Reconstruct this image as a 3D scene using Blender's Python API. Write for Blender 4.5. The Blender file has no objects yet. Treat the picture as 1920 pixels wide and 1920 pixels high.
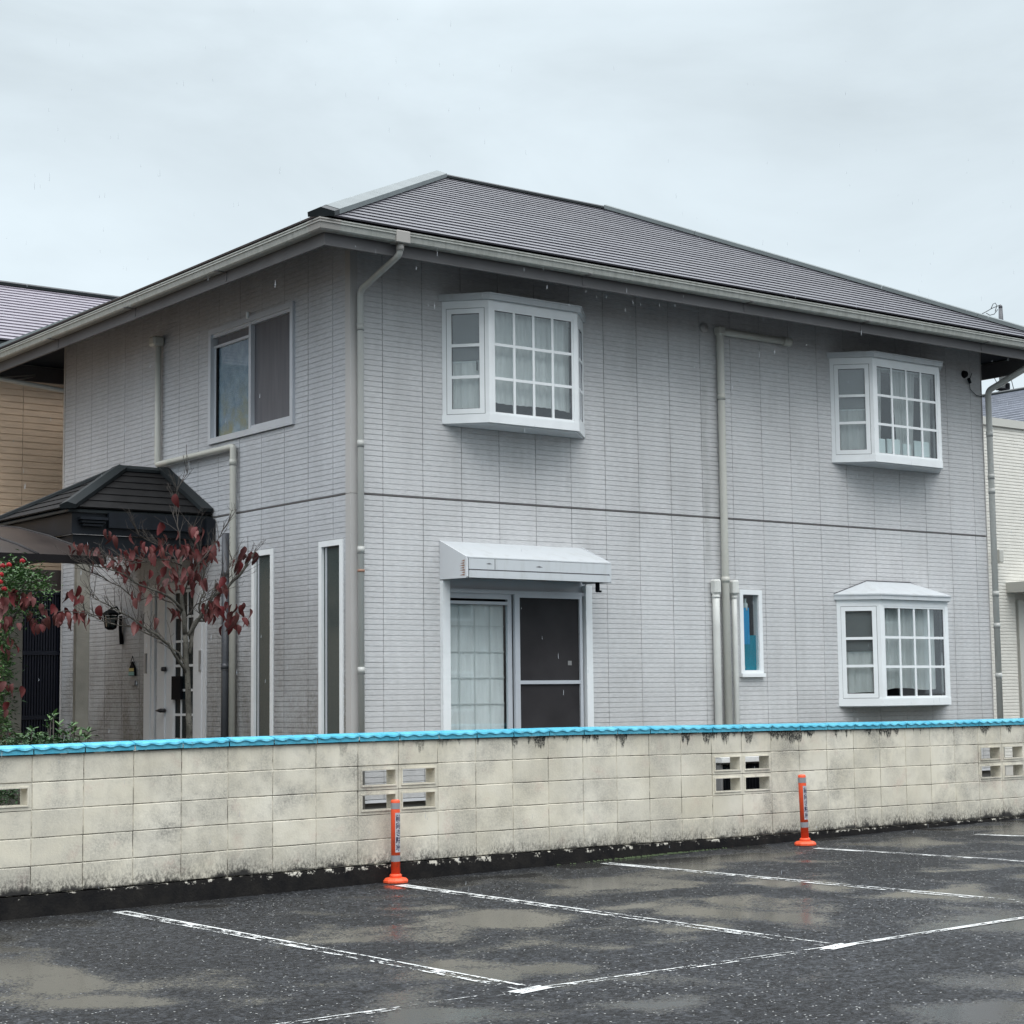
import bpy, bmesh, math, random
from mathutils import Vector, Matrix
from mathutils import noise as mnoise
random.seed(7)
S = bpy.context.scene
COL = S.collection
R = math.radians

# ------------------------------------------------------------------ camera
CAMP = (3388.0, 0.649045, 0.100739, -0.0111838)
CAML = Vector((-5.20516, -12.65144, 1.18344))

def cam_axes():
    f, yaw, pit, rol = CAMP
    fwd = Vector((math.sin(yaw)*math.cos(pit), math.cos(yaw)*math.cos(pit), math.sin(pit)))
    right = Vector((math.cos(yaw), -math.sin(yaw), 0))
    up = right.cross(fwd)
    c, s = math.cos(rol), math.sin(rol)
    return (c*right + s*up, -s*right + c*up, fwd)
RX, UP, FW = cam_axes()
cd = bpy.data.cameras.new('camera'); cam = bpy.data.objects.new('camera', cd); COL.objects.link(cam)
cam.matrix_world = Matrix(((RX.x, UP.x, -FW.x, CAML.x), (RX.y, UP.y, -FW.y, CAML.y), (RX.z, UP.z, -FW.z, CAML.z), (0, 0, 0, 1)))
cd.sensor_width = 36; cd.sensor_fit = 'HORIZONTAL'; cd.lens = CAMP[0]/1920*36
cd.clip_start = 0.1; cd.clip_end = 2000
S.camera = cam

def at(u, v, ax, val):
    """place a measured direction on the plane axis=val"""
    d = RX*((u-960)/CAMP[0]) - UP*((v-960)/CAMP[0]) + FW
    t = (val-CAML[ax])/d[ax]
    return CAML + d*t

# ------------------------------------------------------------------ world, sun, exposure
W = bpy.data.worlds.new('World'); S.world = W; W.use_nodes = True
nt = W.node_tree; nt.nodes.clear()
def N(t, typ, **kw):
    n = t.nodes.new(typ)
    for k, v in kw.items(): setattr(n, k, v)
    return n
L = lambda t, a, b: t.links.new(a, b)
out = N(nt, 'ShaderNodeOutputWorld'); bg = N(nt, 'ShaderNodeBackground')
sky = N(nt, 'ShaderNodeTexSky'); sky.sky_type = 'NISHITA'; sky.sun_disc = False
SUN_EL, SUN_AZ = R(60), R(-150)       # direction towards the sun, azimuth from +Y
sky.sun_elevation = SUN_EL; sky.sun_rotation = SUN_AZ; sky.air_density = 1.0; sky.dust_density = 6; sky.ozone_density = 1
tc = N(nt, 'ShaderNodeTexCoord'); sep = N(nt, 'ShaderNodeSeparateXYZ'); L(nt, tc.outputs['Generated'], sep.inputs[0])
ramp = N(nt, 'ShaderNodeValToRGB'); L(nt, sep.outputs['Z'], ramp.inputs[0])
e = ramp.color_ramp.elements
e[0].position = 0.0; e[0].color = (0.86, 0.97, 1.04, 1)
e[1].position = 1.0; e[1].color = (3.7, 3.8, 3.9, 1)
m_ = ramp.color_ramp.elements.new(0.13); m_.color = (0.80, 0.91, 0.975, 1)
m_ = ramp.color_ramp.elements.new(0.36); m_.color = (0.70, 0.795, 0.85, 1)
m_ = ramp.color_ramp.elements.new(0.62); m_.color = (2.0, 2.1, 2.2, 1)
mp = N(nt, 'ShaderNodeMapping'); mp.inputs['Scale'].default_value = (1, 1, 2.6); L(nt, tc.outputs['Generated'], mp.inputs[0])
n1 = N(nt, 'ShaderNodeTexNoise'); n1.inputs['Scale'].default_value = 3.4; n1.inputs['Detail'].default_value = 6; n1.inputs['Roughness'].default_value = .55; n1.inputs['Distortion'].default_value = .5
L(nt, mp.outputs[0], n1.inputs['Vector'])
r2 = N(nt, 'ShaderNodeMapRange'); r2.inputs[1].default_value = .3; r2.inputs[2].default_value = .7; r2.inputs[3].default_value = .86; r2.inputs[4].default_value = 1.09
L(nt, n1.outputs['Fac'], r2.inputs[0])
vm = N(nt, 'ShaderNodeVectorMath', operation='SCALE'); L(nt, ramp.outputs[0], vm.inputs[0]); L(nt, r2.outputs[0], vm.inputs['Scale'])
# thin share of clear-sky light through the cloud layer
sc_ = N(nt, 'ShaderNodeVectorMath', operation='SCALE'); sc_.inputs['Scale'].default_value = 0.008; L(nt, sky.outputs[0], sc_.inputs[0])
ad = N(nt, 'ShaderNodeVectorMath', operation='ADD'); L(nt, vm.outputs[0], ad.inputs[0]); L(nt, sc_.outputs[0], ad.inputs[1])
L(nt, ad.outputs[0], bg.inputs[0]); bg.inputs[1].default_value = 1.0
L(nt, bg.outputs[0], out.inputs[0])

sd = bpy.data.lights.new('sun', 'SUN'); sun = bpy.data.objects.new('sun', sd); COL.objects.link(sun)
sd.energy = 1.5; sd.angle = R(45); sd.color = (1.0, .985, .96)
dirv = Vector((math.sin(SUN_AZ)*math.cos(SUN_EL), math.cos(SUN_AZ)*math.cos(SUN_EL), math.sin(SUN_EL)))
sun.rotation_euler = dirv.to_track_quat('Z', 'Y').to_euler()

S.view_settings.view_transform = 'Standard'; S.view_settings.look = 'None'
S.view_settings.exposure = 0.0; S.view_settings.gamma = 1; S.view_settings.use_curve_mapping = False
S.render.resolution_x = 1024; S.render.resolution_y = 1024

# ------------------------------------------------------------------ helpers
WLOC = {}
def put(o, loc, parent=None):
    o.location = loc
    WLOC[o.name] = Vector(loc)
    COL.objects.link(o)
    if parent is not None:
        o.parent = parent
        o.matrix_parent_inverse = Matrix.Translation(-WLOC[parent.name])
    return o
def tag(o, label=None, cat=None, group=None, kind=None):
    if label: o['label'] = label
    if cat: o['category'] = cat
    if group: o['group'] = group
    if kind: o['kind'] = kind
    return o
def empty(name, loc, parent=None):
    return put(bpy.data.objects.new(name, None), loc, parent)

class MB:
    def __init__(s): s.v = []; s.f = []; s.m = []; s.mi = 0; s.sm = False; s.smo = []
    def face(s, pts):
        b = len(s.v); s.v += [tuple(p) for p in pts]; s.f.append(tuple(range(b, b+len(pts)))); s.m.append(s.mi); s.smo.append(s.sm)
    def quadmesh(s, pts, faces):
        b = len(s.v); s.v += [tuple(p) for p in pts]
        for f in faces: s.f.append(tuple(b+i for i in f)); s.m.append(s.mi); s.smo.append(s.sm)
    def box(s, x0, x1, y0, y1, z0, z1, T=None):
        if x0 > x1: x0, x1 = x1, x0
        if y0 > y1: y0, y1 = y1, y0
        if z0 > z1: z0, z1 = z1, z0
        p = [(x0,y0,z0),(x1,y0,z0),(x1,y1,z0),(x0,y1,z0),(x0,y0,z1),(x1,y0,z1),(x1,y1,z1),(x0,y1,z1)]
        if T: p = [T(*q) for q in p]
        s.quadmesh(p, [(0,3,2,1),(4,5,6,7),(0,1,5,4),(1,2,6,5),(2,3,7,6),(3,0,4,7)])
    def bbox(s, x0, x1, y0, y1, z0, z1, b=.005):
        """box with chamfered edges"""
        if x0 > x1: x0, x1 = x1, x0
        if y0 > y1: y0, y1 = y1, y0
        if z0 > z1: z0, z1 = z1, z0
        bm = bmesh.new(); bmesh.ops.create_cube(bm, size=1)
        for v in bm.verts:
            v.co = Vector(((x0+x1)/2+v.co.x*(x1-x0), (y0+y1)/2+v.co.y*(y1-y0), (z0+z1)/2+v.co.z*(z1-z0)))
        bmesh.ops.bevel(bm, geom=bm.edges[:], offset=b, segments=1, affect='EDGES')
        s.addbm(bm)
    def addbm(s, bm):
        bm.verts.index_update(); bm.verts.ensure_lookup_table()
        s.quadmesh([v.co[:] for v in bm.verts], [[v.index for v in f.verts] for f in bm.faces]); bm.free()
    def poly_prism(s, pts, z0, z1):
        n = len(pts); p = [(x,y,z0) for x,y in pts]+[(x,y,z1) for x,y in pts]
        s.quadmesh(p, [tuple(range(n-1,-1,-1)), tuple(range(n,2*n))]+[(i,(i+1)%n,n+(i+1)%n,n+i) for i in range(n)])
    def slab(s, A, B, C, D_, t):
        """quad A,B,C,D (ccw seen from outside) with thickness t below"""
        A, B, C, D_ = map(Vector, (A, B, C, D_)); n = (B-A).cross(D_-A).normalized()*t
        p = [A, B, C, D_, A-n, B-n, C-n, D_-n]
        s.quadmesh(p, [(0,1,2,3),(7,6,5,4),(0,4,5,1),(1,5,6,2),(2,6,7,3),(3,7,4,0)])
    def tube(s, path, r, seg=12, cap=True):
        path = [Vector(p) for p in path]; n = len(path)
        rs = r if isinstance(r, (list, tuple)) else [r]*n
        ring = []; prev = None
        for i, p in enumerate(path):
            if i == 0: d = (path[1]-p)
            elif i == n-1: d = (p-path[i-1])
            else: d = ((path[i+1]-p).normalized()+(p-path[i-1]).normalized())
            d = d.normalized() if d.length > 1e-9 else Vector((0,0,1))
            if prev is None: a = d.orthogonal().normalized()
            else:
                a = prev-d*prev.dot(d); a = a.normalized() if a.length > 1e-6 else d.orthogonal().normalized()
            prev = a; b = d.cross(a)
            k = 1.0
            if 0 < i < n-1:
                c = (path[i+1]-p).normalized().dot((p-path[i-1]).normalized()); k = min(1.4, 1/max(.5, math.sqrt((1+c)/2)))
            ring.append([p+(a*math.cos(2*math.pi*j/seg)+b*math.sin(2*math.pi*j/seg))*rs[i]*1.0 for j in range(seg)])
        pts = [q for rr in ring for q in rr]; fs = []
        for i in range(n-1):
            for j in range(seg):
                a0 = i*seg+j; a1 = i*seg+(j+1) % seg
                fs.append((a0, a1, a1+seg, a0+seg))
        if cap: fs.append(tuple(range(seg-1,-1,-1))); fs.append(tuple(range((n-1)*seg, n*seg)))
        o = s.sm; s.sm = True; s.quadmesh(pts, fs); s.sm = o
    def build(s, name, mats, parent=None, loc=None, smooth_angle=True):
        if not isinstance(mats, (list, tuple)): mats = [mats]
        me = bpy.data.meshes.new(name)
        xs = [p[0] for p in s.v]; ys = [p[1] for p in s.v]; zs = [p[2] for p in s.v]
        if loc is None: loc = Vector(((min(xs)+max(xs))/2, (min(ys)+max(ys))/2, min(zs)))
        loc = Vector(loc)
        me.from_pydata([(x-loc.x, y-loc.y, z-loc.z) for x, y, z in s.v], [], s.f)
        for m in mats: me.materials.append(m)
        me.polygons.foreach_set('material_index', s.m)
        me.polygons.foreach_set('use_smooth', s.smo)
        me.update()
        return put(bpy.data.objects.new(name, me), loc, parent)
def elbow(pts, r=.05, n=5):
    """round the corners of a pipe path"""
    pts = [Vector(p) for p in pts]; o = [pts[0]]
    for i in range(1, len(pts)-1):
        a, b, c = pts[i-1], pts[i], pts[i+1]
        p = b+(a-b).normalized()*r; q = b+(c-b).normalized()*r
        for k in range(n+1):
            t = k/n; o.append(p*(1-t)**2+b*2*t*(1-t)+q*t*t)
    o.append(pts[-1]); return o

# ------------------------------------------------------------------ materials
def mat(name, col, rough=.6, metal=0, spec=.5, var=0.0, vscale=3, bump=0, bscale=60, vec='pos', stretch=None, extra=None, coat=0):
    m = bpy.data.materials.new(name); m.use_nodes = True; t = m.node_tree; b = t.nodes['Principled BSDF']
    b.inputs['Base Color'].default_value = (*col, 1); b.inputs['Roughness'].default_value = rough; b.inputs['Metallic'].default_value = metal
    b.inputs['Specular IOR Level'].default_value = spec; b.inputs['Coat Weight'].default_value = coat
    g = N(t, 'ShaderNodeNewGeometry'); src = g.outputs['Position']
    if stretch:
        mp = N(t, 'ShaderNodeMapping'); mp.inputs['Scale'].default_value = stretch; L(t, src, mp.inputs[0]); src = mp.outputs[0]
    c = None
    if var:
        n = N(t, 'ShaderNodeTexNoise'); n.inputs['Scale'].default_value = vscale; n.inputs['Detail'].default_value = 5; L(t, src, n.inputs['Vector'])
        r = N(t, 'ShaderNodeMapRange'); r.inputs[1].default_value = .3; r.inputs[2].default_value = .7; r.inputs[3].default_value = 1-var; r.inputs[4].default_value = 1+var
        L(t, n.outputs['Fac'], r.inputs[0])
        v = N(t, 'ShaderNodeVectorMath', operation='SCALE'); v.inputs[0].default_value = col; L(t, r.outputs[0], v.inputs['Scale'])
        c = v.outputs[0]; L(t, c, b.inputs['Base Color'])
    if bump:
        n = N(t, 'ShaderNodeTexNoise'); n.inputs['Scale'].default_value = bscale; n.inputs['Detail'].default_value = 3; L(t, src, n.inputs['Vector'])
        bp = N(t, 'ShaderNodeBump'); bp.inputs['Distance'].default_value = bump; L(t, n.outputs['Fac'], bp.inputs['Height']); L(t, bp.outputs[0], b.inputs['Normal'])
    if extra: extra(m, t, b, g, c)
    return m
def noise(t, src, scale, detail=4, rough=.5, stretch=None, lo=None, hi=None, a=0., b=1., dist=0):
    if stretch:
        mp = N(t, 'ShaderNodeMapping'); mp.inputs['Scale'].default_value = stretch; L(t, src, mp.inputs[0]); src = mp.outputs[0]
    n = N(t, 'ShaderNodeTexNoise'); n.inputs['Scale'].default_value = scale; n.inputs['Detail'].default_value = detail; n.inputs['Roughness'].default_value = rough
    n.inputs['Distortion'].default_value = dist
    L(t, src, n.inputs['Vector']); o = n.outputs['Fac']
    if lo is not None: o = mrange(t, o, lo, hi, a, b)
    return o
def mrange(t, s, lo, hi, a=0., b=1.):
    r = N(t, 'ShaderNodeMapRange'); L(t, s, r.inputs[0])
    for i, x in enumerate((lo, hi, a, b)): r.inputs[i+1].default_value = x
    return r.outputs[0]
def M2(t, op, x, y):
    n = N(t, 'ShaderNodeMath', operation=op)
    for i, q in enumerate((x, y)):
        if isinstance(q, (int, float)): n.inputs[i].default_value = q
        else: L(t, q, n.inputs[i])
    return n.outputs[0]
def mixc(t, f, a, b):
    n = N(t, 'ShaderNodeMix', data_type='RGBA')
    for i, q in ((0, f), (6, a), (7, b)):
        if isinstance(q, (int, float)): n.inputs[i].default_value = q
        elif isinstance(q, tuple): n.inputs[i].default_value = (*q, 1)
        else: L(t, q, n.inputs[i])
    return n.outputs[2]

def siding_extra(dirt_col, left):
    def f(m, t, b, g, c):
        P = g.outputs['Position']; s = N(t, 'ShaderNodeSeparateXYZ'); L(t, P, s.inputs[0])
        # long brushed grain of the boards
        gr = noise(t, P, 1, 4, .6, stretch=(14, 14, 130), lo=.3, hi=.7, a=.83, b=1.13)
        blot = M2(t, 'MULTIPLY', noise(t, P, 1.3, 4, .55, lo=.3, hi=.7, a=.92, b=1.06), noise(t, P, 2.4, 5, .6, stretch=(2.2, 2.2, .12), lo=.35, hi=.7, a=1.02, b=.95))
        v = N(t, 'ShaderNodeVectorMath', operation='SCALE'); v.inputs[0].default_value = b.inputs['Base Color'].default_value[:3]
        L(t, M2(t, 'MULTIPLY', gr, blot), v.inputs['Scale']); c = v.outputs[0]
        # algae and rain dirt, heavier low down on the shaded entrance side
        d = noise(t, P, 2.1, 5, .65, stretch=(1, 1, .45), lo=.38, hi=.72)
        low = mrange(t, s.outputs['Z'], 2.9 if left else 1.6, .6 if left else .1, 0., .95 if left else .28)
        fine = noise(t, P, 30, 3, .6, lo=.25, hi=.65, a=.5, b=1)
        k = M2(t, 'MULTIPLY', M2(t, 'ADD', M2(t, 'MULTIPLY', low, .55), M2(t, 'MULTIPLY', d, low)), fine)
        k = M2(t, 'ADD', k, M2(t, 'MULTIPLY', noise(t, P, 1.7, 5, .6, stretch=(1.6, 1.6, .25), lo=.52, hi=.8), .12 if left else .24))
        if not left:
            sx = mrange(t, M2(t, 'ABSOLUTE', M2(t, 'SUBTRACT', s.outputs['X'], 8.16), 0), .075, .02, 0, .34)
            sx = M2(t, 'MULTIPLY', sx, mrange(t, s.outputs['Z'], 4.9, 4.3)); sx = M2(t, 'MULTIPLY', sx, mrange(t, s.outputs['Z'], 2.2, 2.6))
            sx = M2(t, 'MULTIPLY', sx, noise(t, P, 6, 4, .6, stretch=(1, 1, .4), lo=.3, hi=.6)); k = M2(t, 'ADD', k, sx)
        L(t, mixc(t, k, c, dirt_col), b.inputs['Base Color'])
        hgt = noise(t, P, 1, 5, .65, stretch=(22, 22, 170))
        bp = N(t, 'ShaderNodeBump'); bp.inputs['Distance'].default_value = .0035; bp.inputs['Strength'].default_value = .8; L(t, hgt, bp.inputs['Height']); L(t, bp.outputs[0], b.inputs['Normal'])
    return f
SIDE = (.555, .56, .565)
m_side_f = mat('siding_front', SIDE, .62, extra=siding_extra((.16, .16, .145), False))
m_side_l = mat('siding_entrance', (.475, .49, .515), .62, extra=siding_extra((.15, .14, .12), True))  # same siding as the front; darker, cooler base offsets warm bounced light
m_seal = mat('sealant', (.12, .12, .13), .8)
m_belt = mat('belt_flashing', (.14, .132, .13), .6)
m_trim = mat('corner_trim', (.44, .43, .42), .5, var=.08, vscale=3, stretch=(1, 1, .4))
m_trimw = mat('starter_strip', (.6, .62, .64), .45)
m_conc = mat('foundation_concrete', (.14, .14, .135), .85, var=.25, vscale=4, bump=.002)
m_white = mat('white_aluminium', (.76, .79, .80), .35, var=.04, vscale=5)
def rain_grime(m, t, b, g, c):
    P = g.outputs['Position']
    k = noise(t, P, 6, 5, .65, stretch=(1.5, 1.5, .3), lo=.5, hi=.8, a=0, b=.35)
    L(t, mixc(t, k, b.inputs['Base Color'].default_value[:3], (.30, .30, .26)), b.inputs['Base Color'])
m_whiteg = mat('weathered_white', (.52, .55, .57), .42, extra=rain_grime)
m_silver = mat('silver_aluminium', (.52, .55, .59), .35, metal=.15, var=.05)
m_pipe = mat('beige_pvc', (.50, .50, .455), .4, var=.06, vscale=4, stretch=(1, 1, .3))
m_pipeg = mat('downpipe_pvc', (.43, .44, .42), .38, var=.09, vscale=5, stretch=(1, 1, .3))
m_pipew = mat('pipe_cover_white', (.62, .63, .60), .42, var=.05, vscale=6)
m_rust = mat('rust_clip', (.30, .17, .12), .8)
def gutter_extra(m, t, b, g, c):
    P = g.outputs['Position']
    k = noise(t, P, 9, 4, .7, stretch=(2.2, 2.2, .12), lo=.42, hi=.75, a=0, b=.55)
    L(t, mixc(t, k, (.36, .37, .345), (.15, .165, .14)), b.inputs['Base Color'])
m_gut = mat('gutter_pvc', (.50, .51, .47), .42, extra=gutter_extra)
m_gutj = mat('gutter_joint', (.32, .31, .29), .5)
m_fascia = mat('fascia', (.115, .112, .115), .6, var=.15, vscale=2)
m_soff = mat('soffit', (.06, .07, .085), .75, var=.12, vscale=2)  # base colour darkened to deepen the shade under the eaves
def slate_extra(col, wet, var=.2):
    def f(m, t, b, g, c):
        P = g.outputs['Position']
        a = noise(t, P, .55, 4, .6, lo=.35, hi=.68); f2 = noise(t, P, 40, 3, .6, lo=.3, hi=.7, a=.85, b=1.15)
        sl = N(t, 'ShaderNodeTexNoise'); sl.noise_dimensions = '3D'; sl.inputs['Scale'].default_value = 5.5; sl.inputs['Detail'].default_value = 0
        L(t, P, sl.inputs['Vector']); s2 = mrange(t, sl.outputs['Fac'], .3, .7, 1-var, 1+var)
        v = N(t, 'ShaderNodeVectorMath', operation='SCALE'); v.inputs[0].default_value = col; L(t, M2(t, 'MULTIPLY', f2, s2), v.inputs['Scale'])
        L(t, mixc(t, M2(t, 'MULTIPLY', a, .35), v.outputs[0], tuple(x*1.7 for x in col)), b.inputs['Base Color'])
        L(t, mrange(t, a, 0, 1, wet+.12, wet), b.inputs['Roughness'])
        bp = N(t, 'ShaderNodeBump'); bp.inputs['Distance'].default_value = .0004; L(t, noise(t, P, 45, 4, .6), bp.inputs['Height']); L(t, bp.outputs[0], b.inputs['Normal'])
    return f
m_slate = mat('slate_dark', (.055, .05, .06), .4, spec=.5, extra=slate_extra((.052, .051, .063), .29, .13))
m_slatel = mat('slate_wet_purple', (.3, .28, .33), .35, extra=slate_extra((.165, .150, .180), .36, .1))
m_slatel2 = mat('slate_blue_grey', (.3, .32, .37), .35, extra=slate_extra((.26, .275, .31), .36, .1))
m_slatep = mat('slate_porch', (.02, .02, .022), .4, spec=.15, extra=slate_extra((.010, .010, .0105), .55))
m_cap = mat('ridge_metal', (.135, .158, .162), .55, var=.10, spec=.35)
m_capd = mat('ridge_metal_dark', (.014, .018, .020), .5, spec=.22, var=.25)
m_porch = mat('porch_black', (.007, .010, .015), .5, spec=.3, var=.35, vscale=5)
m_bronze = mat('bronze_metal', (.022, .022, .025), .35, metal=.3)
m_darkpipe = mat('dark_pipe', (.055, .06, .07), .4)
m_post = mat('stucco_post', (.235, .225, .195), .85, var=.14, vscale=6, bump=.002, bscale=90)
m_tan = mat('tan_siding', (.66, .50, .36), .7, var=.10, vscale=5, stretch=(1, 1, 5), bump=.004, bscale=26)
m_tanj = mat('tan_joint', (.22, .16, .11), .9)
m_ivory = mat('ivory_siding', (.70, .685, .63), .7, var=.05, vscale=6, bump=.004, bscale=50)
m_ivoryj = mat('ivory_joint', (.58, .565, .52), .9)
m_ivt = mat('ivory_trim', (.50, .50, .46), .5)
m_dark = mat('interior', (.16, .16, .155), .9)
m_blk = mat('black_metal', (.004, .005, .007), .7, spec=.1)
m_wood = mat('interior_wood', (.12, .07, .05), .6)

def glass(name, tint, base=(.02, .03, .03), amt=.0, rough=0.02, refl=1.0):
    m = bpy.data.materials.new(name); m.use_nodes = True; t = m.node_tree; t.nodes.clear()
    o = N(t, 'ShaderNodeOutputMaterial'); mx = N(t, 'ShaderNodeMixShader'); tr = N(t, 'ShaderNodeBsdfTransparent'); gl = N(t, 'ShaderNodeBsdfGlossy')
    g = N(t, 'ShaderNodeNewGeometry'); dt = N(t, 'ShaderNodeVectorMath', operation='DOT_PRODUCT'); L(t, g.outputs['Normal'], dt.inputs[0]); L(t, g.outputs['Incoming'], dt.inputs[1])
    ca = M2(t, 'ABSOLUTE', dt.outputs['Value'], 0); sch = M2(t, 'ADD', M2(t, 'MULTIPLY', M2(t, 'POWER', M2(t, 'SUBTRACT', 1.0, ca), 5.0), .96), .04)
    tr.inputs[0].default_value = (*tint, 1); gl.inputs['Roughness'].default_value = rough; gl.inputs['Color'].default_value = (.95, .97, 1, 1)
    fac = M2(t, 'MINIMUM', M2(t, 'MULTIPLY', sch, 1.5*refl), 1.0)
    L(t, fac, mx.inputs[0]); L(t, tr.outputs[0], mx.inputs[1]); L(t, gl.outputs[0], mx.inputs[2])
    last = mx.outputs[0]
    if amt:
        df = N(t, 'ShaderNodeBsdfDiffuse'); df.inputs[0].default_value = (*base, 1); m2 = N(t, 'ShaderNodeMixShader'); m2.inputs[0].default_value = amt
        L(t, tr.outputs[0], m2.inputs[1]); L(t, df.outputs[0], m2.inputs[2]); L(t, m2.outputs[0], mx.inputs[1])
    L(t, last, o.inputs[0]); return m
m_glass = glass('clear_glass', (.925, .95, .95))
m_glassd = glass('dark_glass', (.25, .30, .30), (.014, .024, .029), .8, refl=.15)
m_frost = glass('frosted_glass', (.4, .5, .5), (.055, .075, .074), .8, .25)
def mottle_reflection(m):
    t = m.node_tree; b = t.nodes['Principled BSDF']; g = N(t, 'ShaderNodeNewGeometry'); P = g.outputs['Position']
    s = N(t, 'ShaderNodeSeparateXYZ'); L(t, P, s.inputs[0])
    a = noise(t, P, 9, 6, .75, lo=.3, hi=.7)
    c1 = mixc(t, a, (.10, .17, .24), (.24, .34, .40))  # mottled reflection painted into the glass colour: light blue, tree green lower down
    k = M2(t, 'MULTIPLY', noise(t, P, 3.5, 5, .7, lo=.42, hi=.62), mrange(t, s.outputs['Z'], 4.6, 4.0))
    L(t, mixc(t, k, c1, (.20, .22, .15)), b.inputs['Base Color'])
    bp = N(t, 'ShaderNodeBump'); bp.inputs['Distance'].default_value = .004; L(t, noise(t, P, 70, 3), bp.inputs['Height']); L(t, bp.outputs[0], b.inputs['Normal'])
m_figured = mat('figured_glass', (.2, .3, .35), .12, coat=.5); mottle_reflection(m_figured)
m_screen = mat('insect_screen', (.030, .028, .030), .7, spec=.2, var=.28, vscale=2.2)
m_screenl = mat('pale_screen', (.13, .14, .145), .6, var=.08, vscale=3)
m_screeng = mat('grey_blind', (.105, .105, .118), .6, var=.14, vscale=3, stretch=(1, 6, .5))
def cloth(name, col, tr=.35):
    m = bpy.data.materials.new(name); m.use_nodes = True; t = m.node_tree; t.nodes.clear()
    o = N(t, 'ShaderNodeOutputMaterial'); d = N(t, 'ShaderNodeBsdfDiffuse'); q = N(t, 'ShaderNodeBsdfTranslucent'); mx = N(t, 'ShaderNodeMixShader'); mx.inputs[0].default_value = tr
    g = N(t, 'ShaderNodeNewGeometry'); n = noise(t, g.outputs['Position'], 12, 4, .6, stretch=(1, 1, .2), lo=.3, hi=.7)
    c = mixc(t, n, tuple(x*.82 for x in col), col)
    L(t, c, d.inputs[0]); L(t, c, q.inputs[0]); L(t, d.outputs[0], mx.inputs[1]); L(t, q.outputs[0], mx.inputs[2]); L(t, mx.outputs[0], o.inputs[0]); return m
m_curt = cloth('sheer_curtain', (.90, .92, .91)); m_curtg = cloth('grey_curtain', (.66, .68, .67))
m_shoji = cloth('shoji_curtain', (.93, .94, .94), .05); m_shojig = cloth('shoji_lattice', (.80, .82, .82), .1)
m_teal = cloth('teal_curtain', (.0, .30, .42), .2); m_blue = cloth('blue_cloth', (.01, .36, .72), .2)

# block wall paint: cream with black mould at the foot, grey bloom, streaks below the coping
def block_extra(m, t, b, g, c):
    P = g.outputs['Position']; s = N(t, 'ShaderNodeSeparateXYZ'); L(t, P, s.inputs[0]); X, Z = s.outputs['X'], s.outputs['Z']
    oi = N(t, 'ShaderNodeObjectInfo')
    base = mixc(t, noise(t, P, 1.6, 4, .6, lo=.3, hi=.7), (.60, .56, .45), (.71, .68, .585))
    v = N(t, 'ShaderNodeVectorMath', operation='SCALE'); L(t, base, v.inputs[0]); L(t, mrange(t, oi.outputs['Random'], 0, 1, .93, 1.05), v.inputs['Scale']); base = v.outputs[0]
    speck = noise(t, P, 70, 4, .75, lo=.40, hi=.62)
    bloom = noise(t, P, 3.0, 5, .65, lo=.40, hi=.66)
    bloom2 = M2(t, 'MULTIPLY', noise(t, P, 1.1, 3, .5, lo=.4, hi=.6), bloom)
    k = M2(t, 'MULTIPLY', M2(t, 'MULTIPLY', M2(t, 'ADD', bloom, bloom2), .5), mrange(t, speck, 0, 1, .38, 1.0))
    c1 = mixc(t, k, base, (.26, .25, .22))
    pink = M2(t, 'MULTIPLY', noise(t, P, 5, 3, .5, lo=.60, hi=.75), M2(t, 'MULTIPLY', speck, .35)); c1 = mixc(t, pink, c1, (.50, .28, .24))
    # foot mould: speckled upward from the base
    rag = noise(t, P, 3.2, 5, .7, stretch=(1, 1, .5), lo=.25, hi=.75, a=-.05, b=.07)
    hgt = M2(t, 'ADD', M2(t, 'SUBTRACT', Z, rag), .185)
    foot = mrange(t, hgt, .08, -.035)
    f2 = noise(t, P, 55, 5, .8, stretch=(1, 1, .6), lo=.42, hi=.62)
    fk = M2(t, 'MULTIPLY', foot, M2(t, 'MINIMUM', M2(t, 'ADD', f2, mrange(t, hgt, .0, -.03)), 1.0))
    haze = M2(t, 'MULTIPLY', mrange(t, hgt, .24, .0), M2(t, 'ADD', M2(t, 'MULTIPLY', f2, .55), .12))
    c2 = mixc(t, haze, c1, (.14, .135, .12)); c2 = mixc(t, fk, c2, (.018, .017, .016))
    # black streaks hanging from the coping, more to the right
    st = noise(t, P, 1, 4, .6, stretch=(7, 7, 1.0)); drop = noise(t, P, 14, 4, .7, stretch=(1, 1, .5), a=0, b=.05, lo=.2, hi=.8)
    side = mrange(t, X, 3.0, 6.5, -.01, .026)
    top = M2(t, 'SUBTRACT', .805, Z)
    sk = mrange(t, M2(t, 'SUBTRACT', M2(t, 'MULTIPLY', M2(t, 'SUBTRACT', st, .5), .75), M2(t, 'SUBTRACT', M2(t, 'ADD', top, drop), side)), -.02, .015)
    sk = M2(t, 'MULTIPLY', sk, mrange(t, X, 2.0, 4.5, .15, 1))
    c3 = mixc(t, M2(t, 'MULTIPLY', sk, noise(t, P, 60, 3, .7, lo=.3, hi=.55)), c2, (.02, .022, .02))
    wide = M2(t, 'MULTIPLY', noise(t, P, 1, 4, .6, stretch=(9, 9, .9), lo=.52, hi=.75), mrange(t, Z, .35, .85, 0, .45)); c3 = mixc(t, wide, c3, (.28, .27, .23))
    L(t, c3, b.inputs['Base Color'])
    bp = N(t, 'ShaderNodeBump'); bp.inputs['Distance'].default_value = .003; bp.inputs['Strength'].default_value = .7; L(t, noise(t, P, 55, 5, .7), bp.inputs['Height']); L(t, bp.outputs[0], b.inputs['Normal'])
m_block = mat('painted_block', (.65, .6, .5), .8, extra=block_extra)
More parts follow.
